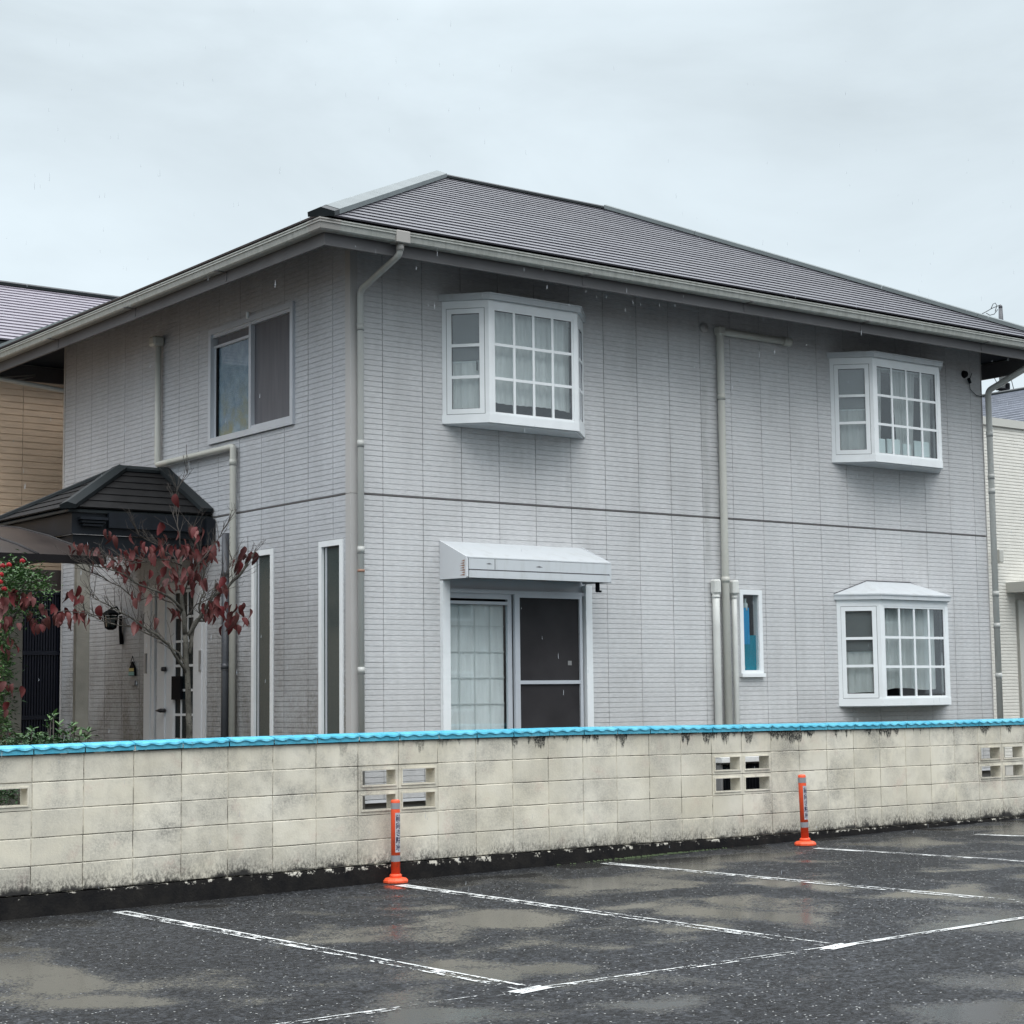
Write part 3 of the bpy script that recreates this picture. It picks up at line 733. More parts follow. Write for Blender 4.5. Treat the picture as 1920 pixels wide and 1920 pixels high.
nF = (0, -SLOPE, 1); nL = (-SLOPE, 0, 1); nRt = (SLOPE, 0, 1); nBk = (0, SLOPE, 1); RG = [Vector((RIDX0, RIDY, RZ+.018)), Vector((RIDX1, RIDY, RZ+.018))]
E0 = Vector((EX0, EY0, ZE+.018)); d0 = (RG[0]-E0).normalized()
ridge_cap(E0-d0*.01, E0+d0*.19, .125, .046, nF, nL, m_capd, ROOF)
ridge_cap(E0+d0*.19, RG[0], .125, .05, nF, nL, m_cap, ROOF, 3)
ridge_cap(RG[0], RG[1], .09, .03, nF, nBk, m_capd, ROOF, 2)
E1 = Vector((EX1, EY0, ZE+.018)); ridge_cap(RG[1], E1, .115, .05, nF, nRt, m_cap, ROOF, 5)
ridge_cap(Vector((EX0, EY1, ZE+.018)), RG[0], .11, .04, nBk, nL, m_cap, ROOF, 3); ridge_cap(RG[1], Vector((EX1, EY1, ZE+.018)), .11, .04, nRt, nBk, m_cap, ROOF, 3)
# soffit and fascia
FO = .715; FX0, FX1, FY0, FY1 = X0-FO, X1+FO, Y0-FO, Y1+FO
ZF = 5.155
b = MB()
ia, ib = ZE-.052, ZE-.052+SLOPE*(OV+.02)      # boarding follows the rafters up to the wall
O_ = [(EX0+.03, EY0+.03, ia), (EX1-.03, EY0+.03, ia), (EX1-.03, EY1-.03, ia), (EX0+.03, EY1-.03, ia)]; I_ = [(X0+.02, Y0+.02, ib), (X1-.02, Y0+.02, ib), (X1-.02, Y1-.02, ib), (X0+.02, Y1-.02, ib)]
for k in range(4):
    a, c = k, (k+1) % 4; b.face([O_[a], I_[a], I_[c], O_[c]])
b.face([I_[0], I_[3], I_[2], I_[1]])
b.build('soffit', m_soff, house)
for (x0, x1, y0, y1) in ((FX0, FX1, FY0, FY0+.028), (FX0, FX1, FY1-.028, FY1), (FX0, FX0+.028, FY0+.028, FY1-.028), (FX1-.028, FX1, FY0+.028, FY1-.028)):
    b = MB(); b.box(x0, x1, y0, y1, ZF, ZE-.047); b.build('fascia', m_fascia, house)
# gutters: open box section with a rolled lip
def gutter(P, Q, outn, parent, mt=None):
    P = Vector(P); Q = Vector(Q); o_ = Vector(outn); m = MB()
    prof = [(0, .100), (0, .012), (.016, 0), (.085, 0), (.100, .012), (.110, .060), (.120, .064), (.120, .074), (.107, .076), (.107, .088), (.118, .090), (.118, .100), (.103, .100), (.092, .016), (.085, .010), (.018, .010), (.008, .018), (.008, .100)]
    ra = [P+o_*x+Vector((0, 0, z)) for x, z in prof]; rb = [Q+o_*x+Vector((0, 0, z)) for x, z in prof]
    n = len(prof)
    for i in range(n): m.face([ra[i], rb[i], rb[(i+1) % n], ra[(i+1) % n]])
    return m.build('gutter', mt or m_gut, parent)
GO = .125; GZ0 = 5.262; e_ = FO+.003
def gut_run(a, c, fixed, axis, sgn):
    n_ = max(1, round(abs(c-a)/3.6))
    for k in range(n_):
        p, q = a+(c-a)*k/n_+.001, a+(c-a)*(k+1)/n_-.001
        if axis == 'x': gutter((p, fixed, GZ0), (q, fixed, GZ0), (0, sgn, 0), house)
        else: gutter((fixed, p, GZ0), (fixed, q, GZ0), (sgn, 0, 0), house)
cx, cy = X0-e_, Y0-e_
gut_run(cx+.09, X1+e_-.09, cy, 'x', -1); gut_run(cy+.09, Y1+e_-.09, cx, 'y', -1)
gut_run(cy+.09, Y1+e_-.09, X1+e_, 'y', 1); gut_run(cx+.09, X1+e_-.09, Y1+e_, 'x', 1)
def gut_corner(x, y, sx, sy):
    m = MB(); prof = [(0, .012), (.016, 0), (.085, 0), (.102, .012), (.112, .060), (.122, .064), (.122, .074), (.109, .076), (.109, .088), (.120, .090), (.120, .102), (.0, .102)]
    A_ = [Vector((x+sx*p, y-sy*.10, GZ0+z)) for p, z in prof]; B_ = [Vector((x+sx*p, y+sy*p, GZ0+z)) for p, z in prof]; C_ = [Vector((x-sx*.10, y+sy*p, GZ0+z)) for p, z in prof]
    for i in range(len(prof)-1):
        m.face([A_[i], B_[i], B_[i+1], A_[i+1]]); m.face([B_[i], C_[i], C_[i+1], B_[i+1]])
    m.build('gutter_corner', m_gutj, house)
gut_corner(cx, cy, -1, -1); gut_corner(X1+e_, cy, 1, -1); gut_corner(cx, Y1+e_, -1, 1)
def gut_outlet(x, y):
    m = MB(); m.bbox(x-.075, x+.075, y-.127, y-.004, GZ0-.008, GZ0+.103, .006); m.build('gutter_outlet', m_gutj, house)
gut_outlet(3.70, cy)
for x in (5.9, 8.1, 9.9, 12.0):
    m = MB(); m.box(x-.012, x+.012, cy-.128, cy+.02, GZ0-.006, GZ0+.004); m.box(x-.012, x+.012, cy-.002, cy+.004, GZ0-.09, GZ0); m.build('gutter_bracket', m_fascia, house)
for y in (2.6, 4.6, 6.6):
    m = MB(); m.box(cx-.128, cx+.02, y-.012, y+.012, GZ0-.006, GZ0+.004); m.box(cx-.002, cx+.004, y-.012, y+.012, GZ0-.09, GZ0); m.build('gutter_bracket', m_fascia, house)

def pipe(path, r, mt, rings=(), parent=None, cuff=None, er=.06, name='downpipe', ringmat=None, clips=()):
    m = MB(); m.tube(elbow(path, er), r, 14); o = m.build(name, mt, parent or house)
    for z in rings:
        # sleeve coupling on the vertical run
        x, y = path[-1][0], path[-1][1]
        c = MB(); c.tube([(x, y, z-.03), (x, y, z+.03)], r+.0035, 14); c.build('coupling', mt, o)
        c = MB(); c.tube([(x, y, z-.034), (x, y, z-.030)], r+.0042, 14); c.build('coupling_seam', m_seal, o)
    for z in clips:
        x, y = path[-1][0], path[-1][1]
        c = MB(); c.tube([(x, y, z-.012), (x, y, z+.012)], r+.004, 14); c.build('pipe_clip', ringmat or m_rust, o)
    return o
pipe([(3.70, cy-.065, GZ0-.01), (3.70, cy-.065, GZ0-.10), (3.735, Y0-.055, 4.97), (3.735, Y0-.055, GZ)], .030, m_pipeg, rings=(4.62, 3.52, 2.53, 1.42), clips=(2.335,))
m = MB(); m.tube([(3.70, cy-.065, GZ0-.07), (3.70, cy-.065, GZ0-.012)], .036, 14); m.build('outlet_cuff', m_gutj, house)
pipe([(13.02, cy-.065, GZ0-.0), (13.02, cy-.065, GZ0-.10), (12.92, Y0-.065, 4.87), (12.92, Y0-.065, GZ)], .038, m_pipeg, rings=(4.33, 3.80, 3.62, 2.35, 1.96, 1.35))
pipe([(cx-.06, Y1+e_+.03, GZ0), (cx-.06, Y1+e_+.03, GZ0-.08), (X0+.12, Y1+.05, 4.95), (X0+.12, Y1+.05, GZ)], .03, m_pipeg)
# main duct of the front: down from a short horizontal branch
pipe([(9.40, Y0-.055, 5.105), (8.365, Y0-.055, 5.105), (8.365, Y0-.055, 3.0), (8.365, Y0-.055, GZ)], .041, m_pipe, rings=(4.38,), er=.03, clips=())
m = MB(); m.tube([(9.34, Y0-.055, 5.105), (9.45, Y0-.055, 5.105)], .052, 14); m.build('duct_cap', m_pipe, house)
m = MB(); m.bbox(8.315, 8.415, Y0-.105, Y0-.006, 5.06, 5.155, .015); m.build('duct_elbow', m_pipe, house)
m = MB(); m.tube([(8.365, Y0-.055, 2.36), (8.365, Y0-.055, 2.42)], .046, 14); m.build('coupling', m_pipe, house)
for (x, zt, lw) in ((8.222, 2.36, .040), (8.492, 2.36, .030)):
    o = pipe([(x, Y0-.05, zt), (x, Y0-.05, 1.8), (x, Y0-.05, GZ)], lw, m_pipew, name='pipe_cover')
    m = MB(); m.bbox(x-.048, x+.044, Y0-.105, Y0-.004, zt-.13, zt+.03, .02); m.build('cover_cap', m_pipew, o)
    m = MB(); m.tube([(x, Y0-.05, zt-.17), (x, Y0-.05, zt-.145)], lw+.004, 14); m.build('coupling', m_pipew, o)
m = MB(); m.tube([(8.17, Y0+.0, 5.13), (8.17, Y0-.03, 5.13)], [.055, .05], 20); m.build('vent_cap', m_trim, house)
m = MB(); m.tube([(12.55, Y0, 5.05), (12.55, Y0-.04, 5.05)], [.05, .035], 16); m.tube([(12.60, Y0-.03, 5.0), (12.60, Y0-.05, 4.94)], .02, 10); m.build('sensor_light', m_blk, house)
def wire(pts, r, mt, name, parent=None):
    m = MB(); m.tube(pts, r, 6); return m.build(name, mt, parent)
wire([at(1822, 700, 1, Y0-.02), at(1817, 715, 1, Y0-.02), at(1819, 730, 1, Y0-.02), at(1830, 741, 1, Y0-.02), at(1846, 745, 1, Y0-.02)], .005, m_wire, 'cable', house)
# left facade duct
pipe([(X0-.055, 5.40, 5.10), (X0-.055, 5.40, 3.74), (X0-.055, 3.67, 3.74), (X0-.055, 3.67, GZ)], .034, m_pipe, rings=(1.93, 3.58), er=.03)
m = MB(); m.bbox(X0-.14, X0-.004, 5.34, 5.48, 5.06, 5.17, .02); m.build('vent_hood', m_pipe, house)
m = MB(); m.tube([(X0-.055, 5.37, 3.74), (X0-.055, 5.37, 3.40)], .022, 10); m.build('drain_pipe', m_pipe, house)
pipe([(X0-.06, 3.80, 2.86), (X0-.06, 3.80, GZ)], .045, m_darkpipe, name='dark_downpipe', rings=(2.45, 1.5))

# ---- bay windows
def curtain(u0, u1, z0, z1, P, mt, parent, amp=.018, waves=9, wavy=.02, name='curtain', gather=None):
    n = max(24, int(waves*8)); m = MB(); m.sm = True; ph = random.random()*6; rows = 5
    pts = []
    for j in range(rows+1):
        t_ = j/rows; z = z0+(z1-z0)*t_
        for i in range(n+1):
            s_ = i/n; u = u0+(u1-u0)*s_
            if gather: u = u+gather(s_, t_)
            a = amp*math.sin(s_*waves*2*math.pi+ph+.6*math.sin(s_*17))+amp*.4*math.sin(s_*waves*4.7*math.pi)
            zz = z+(wavy*math.sin(s_*5+ph) if j == 0 else 0)
            pts.append(P(u, a, zz))
    fs = [(j*(n+1)+i, j*(n+1)+i+1, (j+1)*(n+1)+i+1, (j+1)*(n+1)+i) for j in range(rows) for i in range(n)]
    m.quadmesh(pts, fs); return m.build(name, mt, parent)
def bar(m, P, u0, u1, z0, z1, d0, d1): m.box(u0, u1, d0, d1, z0, z1, T=lambda u, d, z: P(u, d, z))
def lattice(P, u0, u1, z0, z1, nc, nr, parent, mw=.022, d=0, glassm=None, frame=.03, mt=None, name='muntin'):
    """glazing: muntins and one pane per light; P(u,d,z), +d outward"""
    mt = mt or m_white
    m = MB()
    for (a, c, e1, g1) in ((u0, u0+frame, z0, z1), (u1-frame, u1, z0, z1), (u0+frame, u1-frame, z0, z0+frame), (u0+frame, u1-frame, z1-frame, z1)): bar(m, P, a, c, e1, g1, d-.02, d+.012)
    m.build('sash', mt, parent)
    m = MB(); o = .005; q = frame-.001
    for (a, c, e1, g1) in ((u0-o, u0, z0-o, z1+o), (u1, u1+o, z0-o, z1+o), (u0, u1, z0-o, z0), (u0, u1, z1, z1+o)): bar(m, P, a, c, e1, g1, d-.018, d+.008)
    for (a, c, e1, g1) in ((u0+q, u0+q+.005, z0+q, z1-q), (u1-q-.005, u1-q, z0+q, z1-q), (u0+q, u1-q, z0+q, z0+q+.005), (u0+q, u1-q, z1-q-.005, z1-q)): bar(m, P, a, c, e1, g1, d-.016, d+.0045)
    m.build('gasket', m_seal, parent)
    U = [u0+frame+(u1-u0-2*frame)*i/nc for i in range(nc+1)]; Z = [z0+frame+(z1-z0-2*frame)*i/nr for i in range(nr+1)]
    m = MB()
    for u in U[1:-1]:
        m = MB(); bar(m, P, u-mw/2, u+mw/2, z0+frame, z1-frame, d-.008, d+.008); m.build(name, mt, parent)
    for z in Z[1:-1]:
        m = MB(); bar(m, P, U[0], U[-1], z-mw/2, z+mw/2, d-.0065, d+.0065); m.build(name, mt, parent)
    for i in range(nc):
        for j in range(nr):
            g = MB(); bar(g, P, U[i]+(mw/2 if i else 0), U[i+1]-(mw/2 if i < nc-1 else 0), Z[j]+(mw/2 if j else 0), Z[j+1]-(mw/2 if j < nr-1 else 0), d-.003, d+.001)
            g.build('pane', glassm or m_glass, parent)
def bay(xa, xb, xc, xd, yf, z0, z1, style, label):
    bw = empty('bay_window', ((xa+xd)/2, Y0, z0), house); bw['label'] = label
    A_, B_, C_, D_ = Vector((xa, Y0, 0)), Vector((xb, yf, 0)), Vector((xc, yf, 0)), Vector((xd, Y0, 0))
    def face(Pa, Pb):
        d = (Pb-Pa); Ln = d.length; d.normalize(); n = Vector((d.y, -d.x, 0))
        return (lambda u, dd, z: tuple(Pa+d*u+n*dd+Vector((0, 0, z)))), Ln
    poly = [(xa, Y0-.001), (xb, yf), (xc, yf), (xd, Y0-.001)]
    def off(p, k): # enlarge outward
        return [(p[0][0]-k*.9, p[0][1]), (p[1][0]-k*.42, p[1][1]-k), (p[2][0]+k*.42, p[2][1]-k), (p[3][0]+k*.9, p[3][1])]
    m = MB(); m.poly_prism(off(poly, -.012), z0-.012, z0+.02); m.build('bottom_board', m_whiteg, bw)
    m = MB(); m.poly_prism(off(poly, .012), z0, z0+.085); m.build('sill', m_white, bw)
    m = MB(); m.poly_prism(off(poly, .004), z1-.075, z1-.001); m.build('head', m_white, bw)
    m = MB(); m.poly_prism(off(poly, .045), z1, z1+.048); m.poly_prism(off(poly, .055), z1+.048, z1+.062); m.build('cornice', m_whiteg, bw)
    # little roof
    m = MB(); q = off(poly, .05); zt = z1+.063; h = .165 if style == 3 else .03; bx0, bx1 = xa+.50, xd-.62
    yb = Y0-.012
    m.face([(*q[1], zt), (*q[2], zt), (bx1, yb, zt+h), (bx0, yb, zt+h)]); m.face([(*q[0], zt), (*q[1], zt), (bx0, yb, zt+h)]); m.face([(*q[2], zt), (*q[3], zt), (bx1, yb, zt+h)])
    m.build('little_roof', m_whiteg, bw)
    if style == 3:
        m = MB(); m.tube([(bx0, yb-.004, zt+h+.004), (bx1, yb-.004, zt+h+.004)], .007, 6); m.tube([(*q[0], zt+.004), (bx0, yb-.004, zt+h+.004)], .005, 6); m.tube([(bx1, yb-.004, zt+h+.004), (*q[3], zt+.004)], .005, 6); m.build('sealant_line', m_seal, bw)
    zb, zt_ = z0+.085, z1-.075
    # corner posts
    for (px, py) in ((xb, yf), (xc, yf)):
        s = 1 if px == xb else -1
        m = MB(); m.poly_prism([(px-s*.036, py+.038), (px-s*.004, py-.006), (px+s*.050, py-.006), (px+s*.050, py+.03), (px, py+.05)][::s], zb, zt_); m.build('corner_post', m_white, bw)
    for (px, s) in ((xa, 1), (xd, -1)):
        m = MB(); m.poly_prism([(px-.004*s, Y0-.002), (px+s*.028, Y0-.032), (px+s*.050, Y0-.014), (px+s*.040, Y0-.002)][::s], z0-.0, zt_); m.build('jamb', m_white, bw)
    Pf, Lf = face(B_, C_)
    lattice(Pf, .050, Lf-.050, zb, zt_, 4, 3, bw, mw=.028, d=-.012, frame=.022)
    for (Pa, Pb) in ((A_, B_), (C_, D_)):
        Ps, Ls = face(Pa, Pb)
        lattice(Ps, .045, Ls-.045, zb+.006, zt_-.006, 1, 3, bw, mw=.030, d=-.006, frame=.048)
        m = MB(); zr = zb+(zt_-zb)*.50; bar(m, Ps, .09, Ls-.09, zr-.008, zr+.012, -.06, -.05); m.build('curtain_rail', m_white, bw)
        curtain(.075, Ls-.075, zb+.065, zr, lambda u, d, z, Ps=Ps: Ps(u, d-.055, z), m_curt if style != 2 else m_curtg, bw, .006, 4, .004)
        m = MB(); bar(m, Ps, .09, Ls-.09, zr+.013, zt_-.05, -.034, -.031); m.build('insect_screen', m_screenl, bw)
        if style == 1:
            m = MB(); bar(m, Ps, Ls-.13, Ls-.12, zr-.09, zr-.0, -.04, -.03); m.build('latch', m_blk, bw)
    # interior: side cheeks, board, dark room behind
    m = MB(); m.poly_prism([(xa+.06, Y0+.10), (xb+.02, yf+.05), (xc-.02, yf+.05), (xd-.06, Y0+.10)], zb-.03, zb+.003); m.build('inner_sill', m_wood, bw)
    if style == 1:
        curtain(xb+.05, xc-.04, zb+.15, zt_-.0, lambda u, d, z: (u, yf+.085+d, z-.05*((u-xb)/(xc-xb))*(1 if z < zb+.3 else 0)), m_curt, bw, .010, 12, .016)
    elif style == 2:
        for (a, c, w, mt_) in ((xb+.04, xb+.27, 4, m_curtg), (xb+.43, xb+.85, 5, m_curtg), (xb+.93, xc-.03, 3, m_curtg)):
            mid = (a+c)/2
            curtain(a, c, zb+.02, zt_, lambda u, d, z, mid=mid: (mid+(u-mid)*(.62+.38*(z-zb)/(zt_-zb)), yf+.11+d, z), mt_, bw, .012, w, .01)
        m = MB(); m.tube([(xb+.03, yf+.1, zt_-.02), (xc-.03, yf+.1, zt_-.02)], .008, 8); m.build('curtain_rod', m_curt if False else m_white, bw)
    else:
        curtain(xb+.05, xb+.43, zb+.10, zt_, lambda u, d, z: (u, yf+.09+d, z), m_curt, bw, .010, 5, .012)
        curtain(xb+.46, xc-.12, zb+.10, zt_, lambda u, d, z: (u, yf+.10+d, z), m_curt, bw, .012, 6, .012)
    return bw
bay(4.705, 5.020, 6.120, 6.470, 1.165, 3.790, 4.990, 1, 'upper bay window nearest the house corner, white sheer curtains drawn')
bay(10.150, 10.500, 11.665, 12.020, 1.165, 3.790, 5.000, 2, 'upper right bay window with grey curtains gathered apart and boards on the sill')
bay(10.150, 10.500, 11.665, 12.020, 1.165, 1.012, 2.215, 3, 'ground floor bay window with its own small hipped metal roof')
# boards standing on the sill of the upper right bay
k = 0
for (x, w, h, y, ry) in ((10.66, .24, .20, 1.25, .03), (10.93, .22, .21, 1.255, -.04), (11.17, .14, .17, 1.262, .02), (11.42, .26, .22, 1.25, 0)):
    m = MB(); m.bbox(x-w/2, x+w/2, y, y+.02, 3.880, 3.880+h, .003); o = m.build('storage_box', m_paper)
    tag(o, ['wide white box at the left end of the upper right bay window sill', 'tall white box second from left on the upper right bay sill', 'narrow low white box third along the upper right bay sill', 'widest white box at the right end of the upper right bay sill'][k], 'box', 'white boxes standing on the upper right bay window sill'); k += 1

# ---- plain windows
def window_box(P, u0, u1, z0, z1, parent, fw=.045, dep=.035, mt=None, name='window_frame', inner=-.07):
    mt = mt or m_white; m = MB()
    for (a, c, e1, g1) in ((u0, u0+fw, z0, z1), (u1-fw, u1, z0, z1), (u0+fw, u1-fw, z0, z0+fw*1.1), (u0+fw, u1-fw, z1-fw, z1)): bar(m, P, a, c, e1, g1, inner, dep)
    return m.build(name, mt, parent)
# upper sliding window of the entrance side
w = empty('sliding_window', (X0, 3.4, 3.83), house); w['label'] = 'upper sliding window with figured glass painted with a mottled blue reflection and a grey blind'
P = plane_left
window_box(P, 2.522, 4.280, 3.832, 5.052, w, .055, .028, m_silver)
m = MB(); bar(m, P, 3.385, 3.430, 3.89, 5.0, -.05, .012); bar(m, P, 2.577, 2.61, 3.89, 5.0, -.05, .006); bar(m, P, 2.61, 3.385, 4.965, 4.998, -.05, .006); bar(m, P, 2.61, 3.385, 3.892, 3.925, -.05, .006)
bar(m, P, 4.19, 4.225, 3.89, 4.85, -.055, -.02); bar(m, P, 3.43, 4.225, 4.85, 4.878, -.055, -.012); bar(m, P, 3.43, 4.225, 4.96, 4.998, -.05, .002); m.build('sash', m_silver, w)
m = MB(); bar(m, P, 2.61, 3.385, 3.925, 4.965, -.045, -.035); m.build('screen', m_screeng, w)
m = MB(); bar(m, P, 3.43, 4.19, 3.893, 4.85, -.045, -.038); m.build('pane', m_figured, w)
m = MB(); bar(m, P, 3.43, 4.19, 4.878, 4.96, -.045, -.04); m.build('upper_blind', m_screeng, w)
m = MB(); bar(m, P, 4.150, 4.188, 3.90, 4.85, -.03, -.022); m.build('sash_edge', m_blk, w)
m = MB(); m.bbox(X0-.05, X0-.028, 3.39, 3.43, 5.03, 5.10, .006); m.build('drip_catch', m_white, w)
# tall narrow windows
for (a, c, lab) in ((2.928, 3.358, 'tall narrow window nearer the entrance door'), (1.632, 2.062, 'tall narrow window beside the house corner')):
    w = empty('tall_window', (X0, (a+c)/2, .3), house); w['label'] = lab
    window_box(P, a, c, .28, 2.645, w, .055, .012)
    m = MB(); bar(m, P, c-.115, c-.095, .345, 2.585, -.03, -.008); m.build('sash', m_silver, w)
    m = MB(); bar(m, P, c-.095, c-.055, .345, 2.585, -.025, -.018); m.build('side_glass', m_frost, w)
    m = MB(); bar(m, P, a+.055, c-.115, .345, 2.585, -.022, -.015); m.build('pane', m_frost, w)
    m = MB(); bar(m, P, a+.02, c-.02, .3, 2.62, -.16, -.15); m.build('blind', m_curtg, w)
# ground floor sliding window with shutter box
P = plane_front
w = empty('sliding_window', (5.58, Y0, .2), house); w['label'] = 'large ground floor sliding window, pale curtain left and dark insect screen right'
m = MB(); bar(m, P, 4.658, 4.745, .2, 2.275, -.10, .045); bar(m, P, 6.425, 6.505, .2, 2.275, -.10, .045); bar(m, P, 4.745, 6.425, .2, .26, -.10, .05); m.build('window_frame', m_white, w)
m = MB(); bar(m, P, 4.70, 6.47, 2.2, 2.62, -.10, -.02); bar(m, P, 4.745, 6.425, 2.165, 2.2, -.06, .02); m.build('head_panel', m_silver, w)
m = MB(); bar(m, P, 5.475, 5.525, .26, 2.165, -.05, -.015); bar(m, P, 5.54, 5.60, .26, 2.165, -.02, .018); bar(m, P, 6.36, 6.395, .26, 2.165, -.02, .018); bar(m, P, 5.60, 6.36, 1.285, 1.320, -.02, .016); bar(m, P, 5.60, 6.36, 2.135, 2.165, -.02, .018); bar(m, P, 4.745, 5.475, 2.06, 2.09, -.05, -.015); bar(m, P, 4.745, 5.475, 2.115, 2.165, -.05, -.015); bar(m, P, 5.60, 6.36, .26, .3, -.02, .018); m.build('sash', m_silver, w)
m = MB(); bar(m, P, 4.745, 5.475, .262, 2.06, -.035, -.031); m.build('pane', m_glass, w)
m = MB(); bar(m, P, 5.60, 6.36, .30, 1.285, -.006, -.003); bar(m, P, 5.60, 6.36, 1.32, 2.135, -.006, -.003); m.build('insect_screen', m_screen, w)
m = MB(); bar(m, P, 6.215, 6.262, 1.47, 1.515, -.0025, .001); bar(m, P, 6.227, 6.25, 1.482, 1.503, .001, .002); m.build('sticker', m_acg, w)
curtain(4.76, 5.47, .30, 2.058, lambda u, d, z: (u, Y0+.085+d, z), m_shoji, w, .003, 6, .0)
m = MB()
for x in (4.93, 5.115, 5.30): m.box(x-.005, x+.005, Y0+.070, Y0+.074, .3, 2.05)
for z in (1.85, 1.60, 1.35, 1.10, .84, .58): m.box(4.76, 5.47, Y0+.0745, Y0+.078, z-.005, z+.005)
m.build('curtain_grid', m_shojig, w)
# shutter box
bx = empty('shutter_hood', (5.55, Y0-.2, 2.28), house)
sx0, sx1 = 4.655, 6.425; ya, yb = Y0-.001, 1.06
def prism_x(m, prof, x0, x1):
    n = len(prof); p = [(x0, y, z) for y, z in prof]+[(x1, y, z) for y, z in prof]
    m.quadmesh(p, [tuple(range(n))[::-1], tuple(range(n, 2*n))]+[(i, (i+1) % n, n+(i+1) % n, n+i) for i in range(n)])
m = MB(); prism_x(m, [(ya, 2.655), (ya, 2.630), (yb+.02, 2.462), (yb, 2.466), (yb, 2.476)], sx0+.012, sx1-.012); m.build('hood_top', m_whiteg, bx)
m = MB(); m.box(sx0+.03, sx1-.012, yb, yb+.012, 2.362, 2.462); m.box(sx0+.03, sx1-.012, yb-.004, yb+.012, 2.282, 2.350); m.build('hood_front', m_whiteg, bx)
m = MB(); m.box(sx0+.04, sx1-.02, yb+.004, yb+.014, 2.349, 2.364); m.box(4.985, 4.991, yb-.002, yb+.004, 2.364, 2.462); m.build('hood_seam', m_seal, bx)
for s0, s1 in ((sx0, sx0+.02), (sx1-.012, sx1+.006)):
    m = MB(); prism_x(m, [(ya, 2.660), (ya, 2.285), (yb+.01, 2.278), (yb, 2.29), (yb, 2.478)], s0, s1); m.build('hood_end', m_trimw if s0 == sx0 else m_whiteg, bx)
m = MB(); m.box(sx0+.02, sx1-.01, yb+.02, ya-.1, 2.30, 2.31); m.build('hood_soffit', m_acg, bx)
for (x, z, ln) in ((4.92, 2.415, .07), (5.52, 2.405, .09)):
    m = MB(); m.face([(x-ln/2, yb-.0015, z), (x, yb-.0015, z-.005), (x+ln/2, yb-.0015, z-.001), (x, yb-.0015, z+.010)]); m.build('dent', m_seal, bx)
m = MB()
for j in range(7):
    z = 2.30+j*.022; m.face([(sx0-.0015, yb+.02+random.random()*.02, z), (sx0-.0015, yb+.07+random.random()*.05, z+.006), (sx0-.0015, yb+.03, z+.018)])
m.build('rust_stain', m_rust, bx)
m = MB(); m.bbox(6.30, 6.33, 1.12, 1.16, 2.19, 2.285, .004); m.bbox(6.30, 6.36, 1.125, 1.15, 2.185, 2.205, .004); m.build('awning_hook', m_blk, bx)
# small window with blue things behind
w = empty('small_window', (8.775, Y0, 1.36), house); w['label'] = 'small upright white window with blue cloth behind the glass'
window_box(P, 8.605, 8.945, 1.362, 2.292, w, .052, .020)
m = MB(); bar(m, P, 8.60, 8.95, 1.345, 1.385, -.02, .045); m.build('sill', m_white, w)
m = MB(); bar(m, P, 8.657, 8.893, 1.42, 2.24, -.008, -.004); m.build('pane', m_glass, w)
curtain(8.60, 8.95, 1.36, 1.80, lambda u, d, z: (u, Y0+.045+d, z), m_teal, w, .006, 5, .004)
m = MB(); m.box(8.70, 8.80, Y0+.04, Y0+.05, 1.70, 2.10); m.build('blue_towel', m_blue, w)
m = MB(); m.tube([(8.765, Y0+.06, 2.07), (8.765, Y0+.06, 2.14), (8.762, Y0+.06, 2.16), (8.762, Y0+.06, 2.2)], [.024, .026, .012, .016], 10); o = m.build('spray_bottle', m_paper)
tag(o, 'white bottle standing behind the glass of the small upright window', 'bottle')

# ---- entrance door
P = plane_left
dr = empty('entrance_door', (X0, 5.05, -.1), house); dr['label'] = 'white entrance door with lattice glass and narrow side light'
ZD0, ZD1 = -.08, 2.42
m = MB(); bar(m, P, 5.52, 5.775, ZD0, ZD1, -.10, .015); bar(m, P, 5.60, 5.69, ZD0, ZD1, .015, .025); bar(m, P, 4.325, 4.575, ZD0, ZD1, -.10, .015); bar(m, P, 4.40, 4.50, ZD0, ZD1, .015, .025); bar(m, P, 4.575, 5.52, ZD1-.07, ZD1, -.10, .04); m.build('door_frame', m_trimw, dr)
m = MB(); bar(m, P, 5.475, 5.52, ZD0, ZD1-.07, -.06, -.03); m.build('side_light', m_glassd, dr)
m = MB(); bar(m, P, 5.08, 5.475, ZD0, ZD1-.07, -.06, .005); bar(m, P, 5.26, 5.30, ZD0, ZD1-.07, .005, .02); m.build('door_stile', m_trimw, dr)
def Pd(u, d, z): return plane_left(u, d-.012, z)
for z in [0.18+.262*k for k in range(8)]:
    m = MB(); bar(m, P, 5.475, 5.52, z-.012, z+.012, -.03, -.01); m.build('muntin', m_trimw, dr)
lattice(Pd, 4.60, 5.08, ZD0+.02, ZD1-.08, 3, 9, dr, mw=.026, frame=.03, mt=m_trimw, glassm=m_glassd)
m = MB(); bar(m, P, 4.86, 5.07, 1.17, 1.42, .004, .03); m.build('mail_flap', m_blk, dr)
for z, r in ((1.50, .028), (.72, .03)):
    m = MB(); q = Vector(P(5.235, .02, z)); m.tube([q, q+Vector((-.045, 0, 0))], [r, r*.8], 12); m.build('door_lock', m_bronze, dr)
m = MB(); q = Vector(P(5.235, .02, 1.055)); m.tube([q, q+Vector((-.05, 0, 0))], .022, 10); m.tube([q+Vector((-.05, 0, 0)), q+Vector((-.055, .10, .0))], [.024, .010], 10); m.build('door_handle', m_bronze, dr)
for y in (5.70, 4.42):
    m = MB(); bar(m, P, y-.022, y+.022, 1.46, 1.68, .025, .034); m.build('intercom_plate', m_acg, dr)

